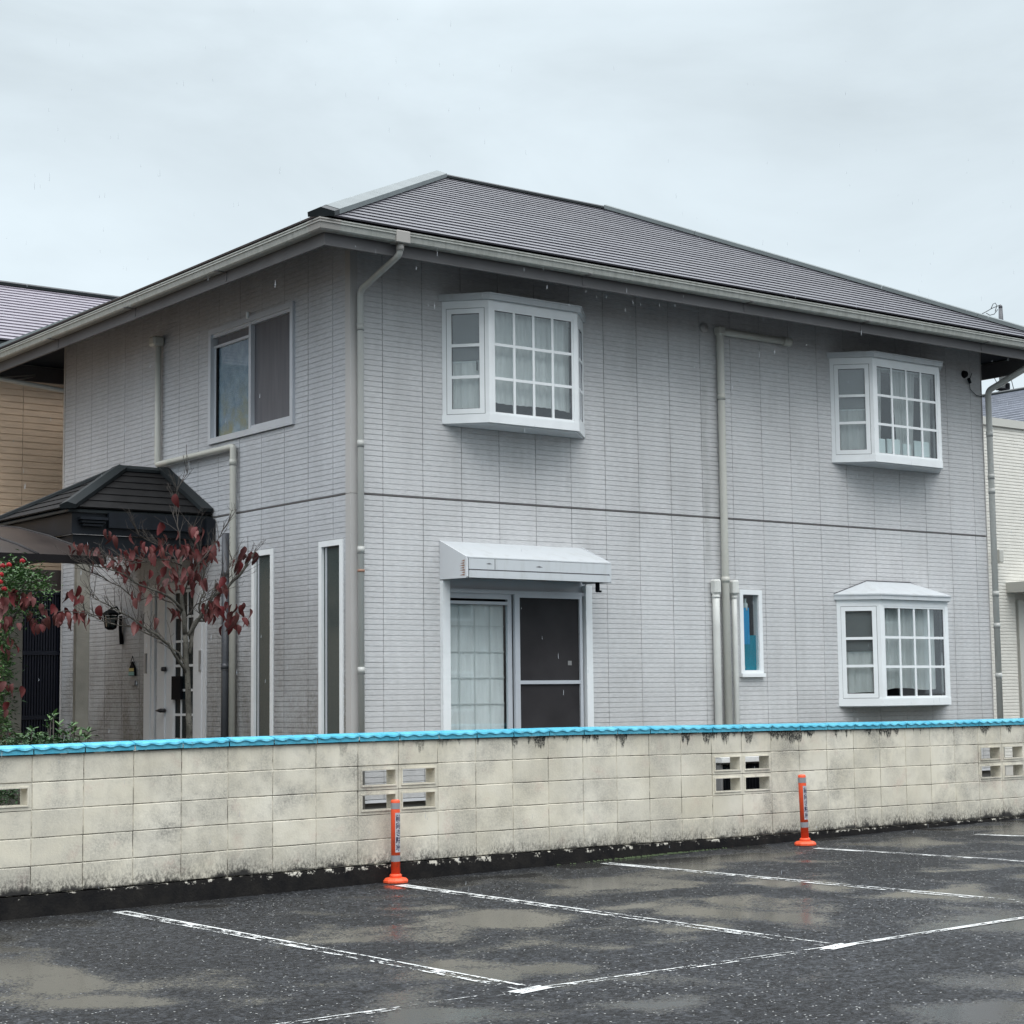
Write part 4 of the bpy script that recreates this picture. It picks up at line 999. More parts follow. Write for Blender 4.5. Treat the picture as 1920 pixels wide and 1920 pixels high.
# ---- wall lamp
lp = empty('wall_lamp', (X0-.1, 6.35, 1.8), house); cxl, cyl = X0-.15, 6.35
m = MB(); m.tube([(X0-.01, cyl, 1.80), (X0-.03, cyl, 1.95), (X0-.03, cyl, 2.12)], [.03, .02, .02], 8); m.tube([(X0-.03, cyl, 2.14), (X0-.08, cyl, 2.22), (cxl, cyl, 2.20)], .012, 8); m.build('lamp_arm', m_blk, lp)
m = MB()
for k in range(6):
    a = k*math.pi/3; m.tube([(cxl+.065*math.cos(a), cyl+.065*math.sin(a), 1.98), (cxl+.085*math.cos(a), cyl+.085*math.sin(a), 2.13)], .006, 6)
m.tube([(cxl, cyl, 2.13), (cxl, cyl, 2.15), (cxl, cyl, 2.20)], [.105, .09, .01], 6); m.tube([(cxl, cyl, 1.96), (cxl, cyl, 1.985)], [.03, .07], 6); m.build('lamp_cage', m_blk, lp)
m = MB(); m.tube([(cxl, cyl, 1.985), (cxl, cyl, 2.12)], [.05, .065], 6); m.build('lamp_glass', m_frost, lp)
# hanging plaque
pl = empty('door_plaque', (X0-.02, 6.05, 1.33)); tag(pl, 'small hanging house-shaped plaque on the siding left of the door', 'plaque')
m = MB(); m.quadmesh([(X0-.03, y, z) for y, z in ((5.97, 1.44), (6.13, 1.44), (6.11, 1.53), (6.05, 1.60), (5.99, 1.53))]+[(X0-.012, y, z) for y, z in ((5.97, 1.44), (6.13, 1.44), (6.11, 1.53), (6.05, 1.60), (5.99, 1.53))], [(0,1,2,3,4), (9,8,7,6,5)]+[(i, (i+1) % 5, 5+(i+1) % 5, 5+i) for i in range(5)]); m.build('board', m_blk, pl)
m = MB(); m.box(X0-.036, X0-.031, 5.99, 6.11, 1.49, 1.525); m.build('painted_band', m_yel, pl)
m = MB(); m.box(X0-.036, X0-.031, 5.985, 6.115, 1.445, 1.485); m.build('painted_scene', m_aqua, pl)
m = MB(); m.bbox(X0-.03, X0-.012, 5.97, 6.12, 1.33, 1.385, .004); m.build('name_board', m_acg, pl)
m = MB(); m.tube([(X0-.02, 6.0, 1.58), (X0-.02, 6.05, 1.66), (X0-.02, 6.10, 1.58)], .004, 5); m.build('cord', m_blk, pl)

# ---- entrance porch: posts, black beams, small hip roof
px0, px1, py0, py1 = 2.06, X0-.012, 4.20, 6.24; pze = 3.085; prz = 3.63; phf = (py1-py0)/2
PS = (prz-pze)/phf; prx = px0+phf
po = empty('entrance_porch', ((px0+px1)/2, (py0+py1)/2, GZ), house); po['label'] = 'entrance porch with black hipped slate roof on rendered posts'
m = MB(); m.face([(px0, py0, pze-.02), (px1, py0, pze-.02), (px1, py0+phf, prz-.02), (prx, py0+phf, prz-.02)]); m.face([(px1, py1, pze-.02), (px0, py1, pze-.02), (prx, py0+phf, prz-.02), (px1, py0+phf, prz-.02)]); m.face([(px0, py1, pze-.02), (px0, py0, pze-.02), (prx, py0+phf, prz-.02)])
m.box(px0, px1, py0, py1, pze-.045, pze-.022)
PR = m.build('porch_roof', m_capd, po)
def courses2(*a, **k): courses(*a, **k)
# trapezoid slopes: hip only at the free end
courses((px0, py0, pze), (1, 0, 0), (0, 1, 0), phf, px1-px0, 1, 0, pze, PS, .182, PR, m_slatep, slate=3, th=.016)
courses((px0, py1, pze), (0, -1, 0), (1, 0, 0), phf, py1-py0, 1, 1, pze, PS, .182, PR, m_slatep, slate=3, th=.016)
m = MB(); m.face([(px1, py1, pze+.01), (px0, py1, pze+.01), (prx, py0+phf, prz+.01), (px1, py0+phf, prz+.01)]); m.build('shingle_course', m_slatep, PR)
nf, nl, nb = (0, -PS, 1), (-PS, 0, 1), (0, PS, 1); pr0, pr1 = Vector((prx, py0+phf, prz+.015)), Vector((px1, py0+phf, prz+.015))
def pcap(*a): ridge_cap(*a)
pc0 = Vector((px0-.015, py0-.015, pze+.005))
ridge_cap(pc0, pr0, .085, .045, nf, nl, m_capd, PR); ridge_cap(Vector((px0, py1, pze+.01)), pr0, .08, .035, nl, nb, m_capd, PR); ridge_cap(pr0, pr1, .08, .035, nf, nb, m_capd, PR)
# wall flashing strip running up the roof against the house
m = MB(); m.slab((px1-.13, py0-.03, pze+.065), (px1+.0, py0-.03, pze+.065), (px1+.0, py0+phf, prz+.065), (px1-.13, py0+phf, prz+.065), .045); m.build('wall_flashing', m_capd, PR)
# eaves: cut-back dark gutter fascia and beams
m = MB(); m.box(px0+.05, px1+.0, py0+.03, py0+.06, pze-.26, pze-.05); m.box(px0+.05, px0+.08, py0+.06, py1-.05, pze-.26, pze-.05); m.build('porch_fascia', m_porch, po)
m = MB(); m.box(px0+.42, px1, py0-.03, py0+.028, pze-.19, pze-.035); m.box(px1-.10, px1, py0-.07, py0+.10, pze-.32, pze-.05); m.build('porch_gutter', m_porch, po)
m = MB()
for k, (o_, h_) in enumerate(((.0, .028), (.018, .022), (.036, .02))): m.box(px0+.11+o_, px0+.40-o_, py0-.06+o_, py0+.029, pze-.12-k*.03, pze-.12-k*.03+h_)
m.build('rain_head', m_porch, po)
m = MB(); m.box(px0+.08, px1, py0+.07, py0+.24, pze-.46, pze-.262); m.box(px0+.08, px0+.26, py0+.24, py1-.1, pze-.46, pze-.262); m.build('porch_beam', m_porch, po)
m = MB(); m.box(px0+.08, px1, py0+.245, py1-.06, pze-.28, pze-.262); m.build('porch_ceiling', m_porch, po)
m = MB(); m.bbox(px0+.135, px0+.275, py0+.075, py0+.15, GZ, pze-.462, .006); m.build('porch_post', m_post, po)
m = MB(); m.bbox(px0+.085, px0+.255, py1-.30, py1-.14, GZ, pze-.462, .006); m.build('porch_post', m_post, po)
m = MB(); m.box(px0-.05, X0+.02, py0+.0, py1+.2, -.3, GZ+.12); m.build('porch_step', m_conc, po)

# ------------------------------------------------------------------ outdoor units beside the house
def outdoor_unit(x0, w, lab):
    t_ = empty('outdoor_unit', (x0+w/2, 1.05, GZ)); tag(t_, lab, 'air conditioner', 'air conditioner outdoor units in the gap behind the wall')
    m = MB(); m.bbox(x0, x0+w, .90, 1.20, GZ+.08, .455, .01); m.build('casing', m_acg, t_)
    m = MB(); m.bbox(x0-.03, x0+w+.03, .85, 1.24, .462, .515, .008); m.quadmesh([(x0-.03, .85, .515), (x0+w+.03, .85, .515), (x0+w+.03, 1.24, .56), (x0-.03, 1.24, .56), (x0-.03, 1.24, .515), (x0+w+.03, 1.24, .515)], [(0,1,2,3), (4,5,2,3), (0,3,4), (1,5,2)]); m.build('sun_cover', m_acw, t_)
    for k in range(14):
        x = x0+.03+k*(w-.06)/14
        m = MB(); m.box(x, x+.012, .885, .90, GZ+.12, .44); m.build('grille_slat', m_blk, t_)
    m = MB(); m.box(x0+.02, x0+w-.02, .896, .8985, GZ+.11, .445); m.build('grille_back', m_blk, t_)
    for x in (x0+.08, x0+w-.14):
        m = MB(); m.box(x, x+.06, .88, 1.22, GZ, GZ+.08); m.build('foot', m_blk, t_)
outdoor_unit(7.72, .66, 'outdoor unit with white sun cover, seen through the left half of the middle wall openings')
outdoor_unit(8.62, .50, 'narrower outdoor unit, seen through the right half of the middle wall openings')
# gate across the gap at the left of the house and its posts
gt = empty('slatted_gate', (3.4, 8.15, GZ)); tag(gt, 'black vertical-slatted gate standing at the far corner of the house', 'gate')
gx0, gx1 = 3.08, 3.70; gy = 8.16
m = MB(); m.box(gx0-.02, gx1, gy+.02, gy+.05, GZ+.05, 2.50); m.build('backing', m_gate, gt)
n = 18
for k in range(n):
    x = gx0+(gx1-gx0)*(k+.5)/n
    m = MB(); m.box(x-.010, x+.010, gy-.012, gy+.019, GZ+.05, 2.48); m.build('slat', m_gate, gt)
for z in (.05, .95, 1.72, 2.45):
    m = MB(); m.box(gx0-.02, gx1, gy-.022, gy-.013, z, z+.05); m.build('rail', m_gate, gt)
m = MB(); m.box(gx0-.02, gx1, gy-.02, gy+.05, 2.51, 2.75); m.build('head_board', mat('brown_board', (.045, .035, .032), .5), gt)
gp = MB(); gp.bbox(2.05, 2.24, 5.9, 6.08, GZ, 2.62, .006)
q = at(12, 1300, 1, 6.4).x; q2 = at(37, 1300, 1, 6.4).x
gp = MB(); gp.bbox(q, q2, 6.4, 6.52, GZ, 2.70, .006)
tag(gp.build('gate_post', m_post), 'plain rendered post left of the black slatted gate', 'post')

# ------------------------------------------------------------------ arched canopy at the left edge
cn = empty('carport_canopy', (0, 4.2, GZ)); tag(cn, 'arched brown translucent canopy roof entering from the left edge', 'canopy')
prof = [(2.97, 2.500), (3.4, 2.610), (3.84, 2.702), (4.2, 2.785), (4.53, 2.845), (4.96, 2.925), (5.48, 2.985), (6.1, 2.99), (6.7, 2.93), (7.2, 2.83)]
xs = [1.86-.62*k for k in range(7)]
for k, (xa, xb_) in enumerate(zip(xs, xs[1:])):
    m = MB(); m.sm = True; n = len(prof)
    pts_ = [(xa-.012, y, z) for y, z in prof]+[(xb_+.012, y, z) for y, z in prof]; m.quadmesh(pts_, [(i, i+1, n+i+1, n+i) for i in range(n-1)])
    pts_ = [(xa-.012, y, z-.008) for y, z in prof]+[(xb_+.012, y, z-.008) for y, z in prof]; m.quadmesh(pts_, [(i, n+i, n+i+1, i+1) for i in range(n-1)])
    m.build('roof_panel', m_canopy, cn)
for x in xs:
    m = MB(); m.tube([(x, y, z-.004) for y, z in prof], .017 if x == 1.86 else .02, 8); m.build('rafter', m_canf, cn)
m = MB(); m.box(xs[-1], 1.88, 2.90, 2.98, 2.425, 2.497); m.build('front_gutter', m_canf, cn)
m = MB(); m.box(xs[-1], 1.86, 7.18, 7.26, 2.75, 2.83); m.build('rear_gutter', m_canf, cn)
m = MB(); m.bbox(-.9, -.8, 7.05, 7.17, GZ, 2.8, .005); m.build('post', m_canf, cn)
m = MB(); m.bbox(-.9, -.8, 2.99, 3.09, GZ, 2.5, .005); m.build('post', m_canf, cn)

# ------------------------------------------------------------------ neighbours
nb1 = empty('tan_house', (1, 12, GZ)); tag(nb1, 'tan-sided neighbouring house with wet purple-grey slate roof behind at the left', 'house')
TY = 9.5
m = MB(); m.box(-9, 9.0, TY+.014, TY+6.1, -.3, 5.78); NW = m.build('wall', m_tanj, nb1)
siding(lambda u, d, z: (u, TY-d, z), -1.8, 4.4, .2, 5.75, [], NW, m_tan, rh=.0835, pw=.91, start=-1.75, gr=(.008, .009))
m = MB(); m.box(-9, -1.8, TY, TY+.013, .2, 5.75); m.box(4.4, 9, TY, TY+.013, .2, 5.75); m.build('plain_siding', m_tan, NW)
nex0, nex1, ney0, nhf = -12.0, 10.5, TY-.45, 3.52; nze = 5.70; nrz = 7.24; NS = (nrz-nze)/nhf
m = MB(); m.face([(nex0, ney0, nze-.02), (nex1, ney0, nze-.02), (nex1-nhf, ney0+nhf, nrz-.02), (nex0+nhf, ney0+nhf, nrz-.02)]); m.face([(nex1, ney0, nze-.02), (nex1, ney0+2*nhf, nze-.02), (nex1-nhf, ney0+nhf, nrz-.02)]); m.face([(nex1, ney0+2*nhf, nze-.02), (nex0, ney0+2*nhf, nze-.02), (nex0+nhf, ney0+nhf, nrz-.02), (nex1-nhf, ney0+nhf, nrz-.02)]); m.face([(nex0, ney0+2*nhf, nze-.02), (nex0, ney0, nze-.02), (nex0+nhf, ney0+nhf, nrz-.02)])
m.box(nex0, nex1, ney0, ney0+2*nhf, nze-.2, nze-.025)
NR = m.build('roof', m_capd, nb1)
courses((nex0, ney0, nze), (1, 0, 0), (0, 1, 0), nhf, nex1-nex0, 1, 1, nze, NS, .20, NR, m_slatel, slate=.91, th=.022)
ridge_cap((nex0+nhf, ney0+nhf, nrz+.02), (nex1-nhf, ney0+nhf, nrz+.02), .10, .045, (0, -NS, 1), (0, NS, 1), m_capd, NR, 4)

nb2 = empty('ivory_house', (19, 6, GZ)); tag(nb2, 'ivory ribbed-siding neighbouring house with blue-grey slate roof at the right edge', 'house')
RYW = 3.0
m = MB(); m.box(14.35, 24, RYW+.014, RYW+.65, -.3, 4.80); RW = m.build('wall', m_ivoryj, nb2)
hole = [(15.35, 17.2, -.2, 2.50)]
siding(lambda u, d, z: (u, RYW-d, z), 14.40, 17.6, .15, 4.79, hole, RW, m_ivory, rh=.044, pw=1.82, start=14.40, gr=(.012, .007))
m = MB(); m.box(17.6, 24, RYW, RYW+.013, .15, 4.79); m.build('plain_siding', m_ivory, RW)
m = MB(); m.box(14.33, 24, RYW-.03, RYW+.012, 4.80, 4.91); m.build('parapet_cap', m_ivt, nb2)
m = MB(); m.box(15.17, 17.4, RYW-.42, RYW-.0, 2.50, 2.64); m.build('door_hood', m_ivt, nb2)
dw = empty('side_door', (16, RYW, 0), nb2)
m = MB(); m.box(15.38, 15.56, RYW-.03, RYW+.012, -.2, 2.40); m.build('door_frame', m_ivt, dw)
m = MB(); m.box(15.56, 15.63, RYW-.06, RYW+.01, -.2, 2.36); m.box(15.563, 15.66, RYW-.055, RYW+.009, 2.36, 2.40); m.build('door_rail', m_trimw, dw)
m = MB(); m.box(15.66, 17.1, RYW-.02, RYW+.011, -.2, 2.36); m.build('door_leaf', m_ivt, dw)
for z in (1.55, .88):
    m = MB(); m.tube([(15.60, RYW-.06, z), (15.60, RYW-.068, z)], .012, 8); m.build('screw', m_blk, dw)
m = MB(); m.box(15.60, 15.612, RYW-.066, RYW-.06, 1.15, 1.32); m.build('finger_pull', m_acg, dw)
m = MB(); m.bbox(14.90, 14.99, RYW-.12, RYW-.005, 2.90, 3.08, .01); m.build('vent_hood', m_ivt, nb2)
# its main roof: slope facing the grey house, ridge running away
RXR = 20.6; rgA = at(1888, 738, 0, RXR)
rz_ = rgA.z; re0 = 16.9; rh_ = RXR-re0; RS = (rz_-5.0)/rh_; ryA, ryB = RYW+.6, 40
m = MB(); m.box(re0+.4, 24, RYW+.7, ryB-.4, 4.0, 4.97); m.build('upper_wall', m_ivt, nb2)
m = MB(); m.face([(re0, ryB, 4.98), (re0, ryA, 4.98), (RXR, ryA, rz_-.02), (RXR, ryB, rz_-.02)]); m.face([(2*RXR-re0, ryA, 4.98), (2*RXR-re0, ryB, 4.98), (RXR, ryB, rz_-.02), (RXR, ryA, rz_-.02)]); m.face([(re0, ryA, 4.98), (2*RXR-re0, ryA, 4.98), (RXR, ryA, rz_-.02)])
RR = m.build('roof', m_capd, nb2)
courses((re0, ryB, 5.0), (0, -1, 0), (1, 0, 0), rh_, ryB-ryA, 0, 0, 5.0, RS, .23, RR, m_slatel2, slate=3.6, th=.045)
ridge_cap((RXR, ryB, rz_+.02), (RXR, ryA, rz_+.02), .10, .04, (-RS, 0, 1), (RS, 0, 1), m_capd, RR, 3)

# utility pole and wires
PD = 55.0
def far_pt(u, v, dist):
    d = RX*((u-960)/CAMP[0]) - UP*((v-960)/CAMP[0]) + FW
    return CAML+d*(dist/d.dot(FW))
pt_ = far_pt(1876, 578, PD); base = Vector((pt_.x, pt_.y, -.5))
up_ = empty('utility_pole', base); tag(up_, 'concrete utility pole rising behind the roof at the right edge', 'utility pole')
pb = far_pt(1880, 735, PD)
m = MB(); m.tube([base, (pb.x, pb.y, pb.z-.2), (pt_.x, pt_.y, pt_.z-1.4)], [.19, .115, .10], 12); m.build('pole', m_poleC, up_)
m = MB(); m.tube([(pt_.x, pt_.y, pt_.z-1.45), (pt_.x, pt_.y, pt_.z-.6), (pt_.x, pt_.y, pt_.z-.45), (pt_.x, pt_.y, pt_.z)], [.12, .11, .075, .06], 10); m.tube([(pt_.x, pt_.y, pt_.z), (pt_.x, pt_.y, pt_.z+.07), (pt_.x, pt_.y, pt_.z+.12)], [.06, .06, .01], 8); m.build('pole_top', m_darkpipe, up_)
m = MB(); m.tube([far_pt(1868, 729, PD-.2), far_pt(1892, 731, PD-.2)], .05, 8); m.tube([far_pt(1871, 735, PD-.2), far_pt(1889, 735, PD-.2)], .03, 8); m.bbox(pb.x-.06, pb.x+.06, pb.y-.25, pb.y-.12, pb.z+.05, pb.z+.25, .02); m.build('cross_arm', m_blk, up_)
for k, (pl_, lab) in enumerate((([(1838, 590), (1848, 585), (1860, 578), (1875, 572)], 'straight wire running left from the pole top'), ([(1858, 579), (1862, 570), (1866, 568), (1869, 573), (1866, 584)], 'looped wire hanging beside the pole top'), ([(1849, 587), (1856, 591), (1864, 589), (1871, 580)], 'slack wire sagging left of the pole top'),
        ([(1893, 695), (1897, 715), (1902, 735)], 'thin wire dropping right of the pole behind the downpipe'), ([(1888, 712), (1900, 706), (1912, 695)], 'curved wire right of the pole crossing the thin dropping wire'), ([(1861, 700), (1866, 712), (1872, 722)], 'short wire left of the pole below the eave'))):
    o = wire([far_pt(u, v, PD-.5) for u, v in pl_], .012, m_wire, 'overhead_wire'); tag(o, lab, 'wire')
for k, (pl_, lab) in enumerate((([(-30, 708), (20, 706), (50, 704), (66, 703)], 'upper service wire under the left eave of the grey house'), ([(-30, 715), (25, 713), (45, 710), (66, 705)], 'lower service wire under the left eave of the grey house'))):
    o = wire([at(u, v, 1, 8.7) for u, v in pl_], .010, m_acg, 'service_wire'); tag(o, lab, 'wire')

# ------------------------------------------------------------------ bollards
def bollard(u, v, lab, tilt, rot):
    p = G(u, v); z0 = gz(p.x)+.004
    t_ = empty('bollard', (p.x, p.y, z0)); tag(t_, lab, 'bollard', 'orange posts at the heads of the parking lines')
    X, Y = p.x, p.y
    m = MB(); m.sm = False
    R8 = [(X+.105*math.cos(a), Y+.105*math.sin(a)) for a in [math.pi/10+i*math.pi/5 for i in range(10)]]; R8b = [(X+.088*math.cos(a), Y+.088*math.sin(a)) for a in [math.pi/10+i*math.pi/5 for i in range(10)]]
    n = 10; pts_ = [(x, y, z0) for x, y in R8]+[(x, y, z0+.016) for x, y in R8]+[(x, y, z0+.034) for x, y in R8b]+[(X+(x-X)*.5, Y+(y-Y)*.5, z0+.040) for x, y in R8]
    m.quadmesh(pts_, [(j*n+i, j*n+(i+1) % n, (j+1)*n+(i+1) % n, (j+1)*n+i) for j in range(3) for i in range(n)]+[tuple(range(3*n, 4*n))])
    m.build('base', m_orange, t_)
    top = z0+.668
    ax = Vector((tilt, 0, 1))
    def c(z): return (X+tilt*(z-z0), Y, z)
    m = MB(); m.tube([c(z0+.036), c(z0+.062), c(z0+.068)], [.052, .050, .042], 20); m.build('collar', m_orange, t_)
    m = MB(); m.tube([c(z0+.066), c(top-.012), c(top-.004), c(top)], [.0375, .0375, .035, .028], 24); m.build('tube', m_orange, t_)
    for zb in (top-.075, top-.555+.055):
        m = MB(); m.tube([c(zb), c(zb+.05)], .0386, 24, cap=False); m.build('reflective_band', m_refl, t_)
    # sticker wrapped on the tube, with lettering
    zs0, zs1 = top-.425, top-.105
    rr = .0388; ang0 = rot; wid = 1.42
    m = MB(); m.sm = True; n = 10; pts_ = []
    for j in (0, 1):
        for i in range(n+1):
            a = ang0-wid/2+wid*i/n; z = (zs0, zs1)[j]; q = c(z); pts_.append((q[0]+rr*math.cos(a), q[1]+rr*math.sin(a), z))
    m.quadmesh(pts_, [(i, i+1, n+2+i, n+1+i) for i in range(n)]); stk = m.build('sticker', m_stick, t_)
    txt = '前向き駐車'; m = MB(); rt = rr+.0004
    for k, ch in enumerate(txt):
        cu = bpy.data.curves.new('lettering', 'FONT'); cu.body = ch; cu.size = .058; cu.align_x = 'CENTER'; cu.offset = .0013; cu.resolution_u = 2
        ob = bpy.data.objects.new('lettering_tmp', cu); COL.objects.link(ob)
        dg = bpy.context.evaluated_depsgraph_get(); me = bpy.data.meshes.new_from_object(ob.evaluated_get(dg))
        bm = bmesh.new(); bm.from_mesh(me); bmesh.ops.triangulate(bm, faces=bm.faces[:])
        bmesh.ops.subdivide_edges(bm, edges=[e for e in bm.edges if e.calc_length() > .008], cuts=1)
        zc = zs1-.012-(k+.5)*(zs1-zs0-.02)/5
        ys = [v.co.y for v in bm.verts] or [0]; my = (min(ys)+max(ys))/2
        for v in bm.verts:
            z = zc+v.co.y-my; a = ang0+v.co.x*.85/rt; q = c(z); v.co = Vector((q[0]+rt*math.cos(a), q[1]+rt*math.sin(a), z))
        m.addbm(bm); bpy.data.objects.remove(ob); bpy.data.meshes.remove(me); bpy.data.curves.remove(cu)
    m.build('lettering', m_ink, stk)
bollard(742, 1655, 'orange post in front of the left group of wall openings, black lettering on grey sticker', -.0, -math.pi/2-CAMP[1]+.72)
bollard(1510, 1585, 'slightly tilted orange post right of the middle wall openings, black lettering on grey sticker', -.035, -math.pi/2-CAMP[1]+.66)

# ------------------------------------------------------------------ plants
def leaf_mesh(name, w, l, mt, curl=.3, seed=0):
    rnd = random.Random(seed); m = MB(); n = 6; v = []; f = []; tws = rnd.uniform(-.9, .9)
    for i in range(n+1):
        t_ = i/n; ww = w*math.sin(math.pi*min(1, t_*.92+.04))**.8*(1-.25*t_); zz = -curl*l*t_*t_; x = l*t_
        tw = .25*(rnd.random()-.5)*l*.3+ww*.5*tws*t_*t_
        v += [(x, -ww/2, zz+abs(ww)*.28+tw), (x, 0, zz), (x, ww/2, zz+abs(ww)*.28-tw)]
    for i in range(n): a = i*3; f += [(a, a+1, a+4, a+3), (a+1, a+2, a+5, a+4)]
    me = bpy.data.meshes.new(name); me.from_pydata(v, [], f); me.materials.append(mt)
    me.polygons.foreach_set('use_smooth', [True]*len(f)); return me
red_leaves = [leaf_mesh('leaf', .052+.006*(k % 3), .082+.008*(k % 2), m_leafr if k % 3 else m_leafp, .2+.25*(k % 4), k) for k in range(8)]
def leaf_at(p, parent, meshes, down=True, sc=1):
    o = bpy.data.objects.new('leaf', random.choice(meshes)); put(o, p, parent)
    az = random.uniform(0, 2*math.pi); pitch = random.uniform(.7, 1.5) if down else random.uniform(-.5, .6)
    o.rotation_euler = (random.uniform(-.9, .9), pitch, az); s = sc*random.uniform(.75, 1.2); o.scale = (s, s, s); return o
def branch(m, pts, r0, r1, wob=.012):
    P_ = [Vector(p) for p in pts]; out_ = []
    for i in range(len(P_)-1):
        k = max(2, int((P_[i+1]-P_[i]).length/.07))
        for j in range(k):
            q = P_[i].lerp(P_[i+1], j/k); out_.append(q+Vector((random.uniform(-wob, wob), random.uniform(-wob, wob), random.uniform(-wob, wob)*.6)) if (i or j) else q)
    out_.append(P_[-1]); n = len(out_)
    m.tube(out_, [r0+(r1-r0)*i/(n-1) for i in range(n)], 7); return out_
TY_ = 2.7
def tp(u, v, dy=0): return at(u, v, 1, TY_+dy)
tree = empty('dogwood_tree', (tp(355, 1390).x, TY_, GZ)); tag(tree, 'small dogwood with drooping red leaves in front of the entrance door', 'tree')
b0 = tp(355, 1386); m = MB()
trunk = [(b0.x+.02, TY_, GZ-.1), tp(356, 1390), tp(353, 1300), tp(351, 1262), tp(347, 1190), tp(343, 1140), tp(339, 1080), tp(341, 1030)]
branch(m, trunk[:5], .036, .024, .004); branch(m, trunk[4:], .024, .012, .006); m.build('trunk', m_bark, tree)
limbs = [([(350, 1262, 0), (330, 1228, -.1), (305, 1198, -.15), (270, 1175, -.2), (240, 1156, -.25), (205, 1135, -.3), (175, 1120, -.3)], .015, .004),
 ([(349, 1250, .0), (335, 1225, .1), (300, 1200, .15), (262, 1180, .2), (225, 1172, .3), (190, 1165, .35), (160, 1150, .4)], .010, .004),
 ([(342, 1145, 0), (320, 1122, -.1), (290, 1106, -.2), (262, 1098, -.2), (232, 1078, -.3), (200, 1066, -.35), (150, 1055, -.4)], .013, .003),
 ([(342, 1150, 0), (322, 1130, .15), (292, 1118, .2), (255, 1125, .25), (225, 1100, .3), (190, 1080, .35), (160, 1070, .4)], .009, .003),
 ([(355, 1225, 0), (363, 1180, .05), (378, 1150, .0), (398, 1120, -.1), (425, 1100, -.1), (448, 1078, -.15), (475, 1040, -.2)], .018, .012),
 ([(352, 1190, 0), (368, 1160, .1), (385, 1165, .1), (372, 1140, .12), (382, 1110, .2), (380, 1070, .2), (372, 1030, .2), (362, 990, .1)], .016, .004),
 ([(343, 1120, 0), (355, 1085, -.1), (380, 1050, -.15), (410, 1010, -.2), (428, 978, -.2)], .009, .003),
 ([(340, 1080, 0), (325, 1045, .1), (300, 1025, .15), (270, 1010, .2), (255, 990, .2)], .009, .003),
 ([(341, 1040, 0), (335, 1000, -.05), (333, 960, 0), (331, 920, 0), (351, 888, 0)], .007, .003),
 ([(341, 1060, 0), (318, 1050, -.2), (290, 1050, -.2), (260, 1055, -.25), (225, 1048, -.3), (200, 1050, -.3)], .008, .003),
 ([(345, 1160, 0), (365, 1135, -.1), (395, 1120, -.1), (420, 1085, -.2), (435, 1050, -.2)], .007, .003)]
limb_pts = []
for (pl_, r0, r1) in limbs:
    m = MB(); o_ = branch(m, [tp(u, v, d) for u, v, d in pl_], r0, r1); m.build('branch', m_bark if r0 > .009 else m_twig, tree); limb_pts.append(o_)
tw = MB(); tips = []
for o_ in limb_pts:
    n = len(o_)
    for i in range(n//4, n):
        for _ in range(3 if i > n*.5 else 2):
            p = o_[i]; d = (o_[min(i+1, n-1)]-o_[max(i-1, 0)]).normalized(); s_ = Vector((random.uniform(-1, 1), random.uniform(-1, 1), random.uniform(-.2, 1.1))).normalized()
            dd = (d*.9+s_*.8).normalized(); ln = random.uniform(.08, .24); q = p+dd*ln*.5+Vector((0, 0, .01)); r_ = p+dd*ln+Vector((0, 0, random.uniform(-.01, .05)))
            tw.tube([p, q, r_], [.0032, .0024, .0016], 4, cap=False)
            for __ in range(2):
                e2 = q.lerp(r_, random.random()); s2 = Vector((random.uniform(-1, 1), random.uniform(-1, 1), random.uniform(-.1, 1))).normalized(); f_ = e2+(dd*.5+s2*.6).normalized()*random.uniform(.04, .10)
                tw.tube([e2, f_], [.0018, .0012], 3, cap=False); tips.append(f_)
            tips.append(r_)
tag(tw.build('twigs', m_twig, tree), kind='stuff')
# leaves where the photograph shows them: clusters (pixel centre, spread, count)
clus = [(235, 1040, 30, 10, 14), (190, 1035, 28, 14, 10), (270, 1030, 26, 16, 12), (310, 1020, 26, 18, 14), (345, 1030, 26, 22, 18), (375, 1040, 20, 25, 14), (392, 1020, 12, 20, 8), (355, 990, 25, 12, 7), (320, 1095, 22, 18, 9), (300, 1070, 28, 14, 8), (225, 1062, 26, 14, 9), (410, 1130, 16, 16, 14), (390, 1135, 16, 14, 12), (440, 1155, 20, 16, 15), (455, 1145, 14, 18, 8), (445, 1040, 14, 14, 5), (460, 1030, 12, 10, 5), (415, 1080, 14, 18, 6), (420, 1100, 10, 10, 3), (262, 1115, 14, 8, 4), (325, 1145, 8, 8, 4), (270, 1160, 18, 12, 4), (210, 995, 8, 12, 4), (145, 1105, 14, 14, 6), (190, 1140, 4, 6, 1), (302, 975, 6, 6, 1), (250, 1000, 4, 6, 1), (330, 925, 3, 4, 1), (150, 1020, 22, 8, 7), (350, 1075, 22, 20, 10), (370, 1085, 14, 18, 8)]
nl_ = 0
for (u, v, su, sv, c) in clus:
    for _ in range(c):
        q = tp(random.gauss(u, su*.7), random.gauss(v, sv*.7), random.uniform(-.4, .35)); leaf_at(q, tree, red_leaves, True, 1.12); nl_ += 1
# the branch that reaches far left, hung with red leaves
for (u, v, su, sv, c) in [(130, 1148, 28, 10, 18), (100, 1158, 22, 8, 8), (62, 1150, 14, 10, 6)]:
    for _ in range(c): leaf_at(tp(random.gauss(u, su*.6), random.gauss(v, sv*.6), random.uniform(-.45, -.1)), tree, red_leaves, True, 1.05)
m = MB(); branch(m, [tp(242, 1158, -.25), tp(205, 1160, -.3), tp(160, 1148, -.35), (tp(110, 1146, -.35)), tp(50, 1140, -.35)], .005, .0025); m.build('branch', m_twig, tree)

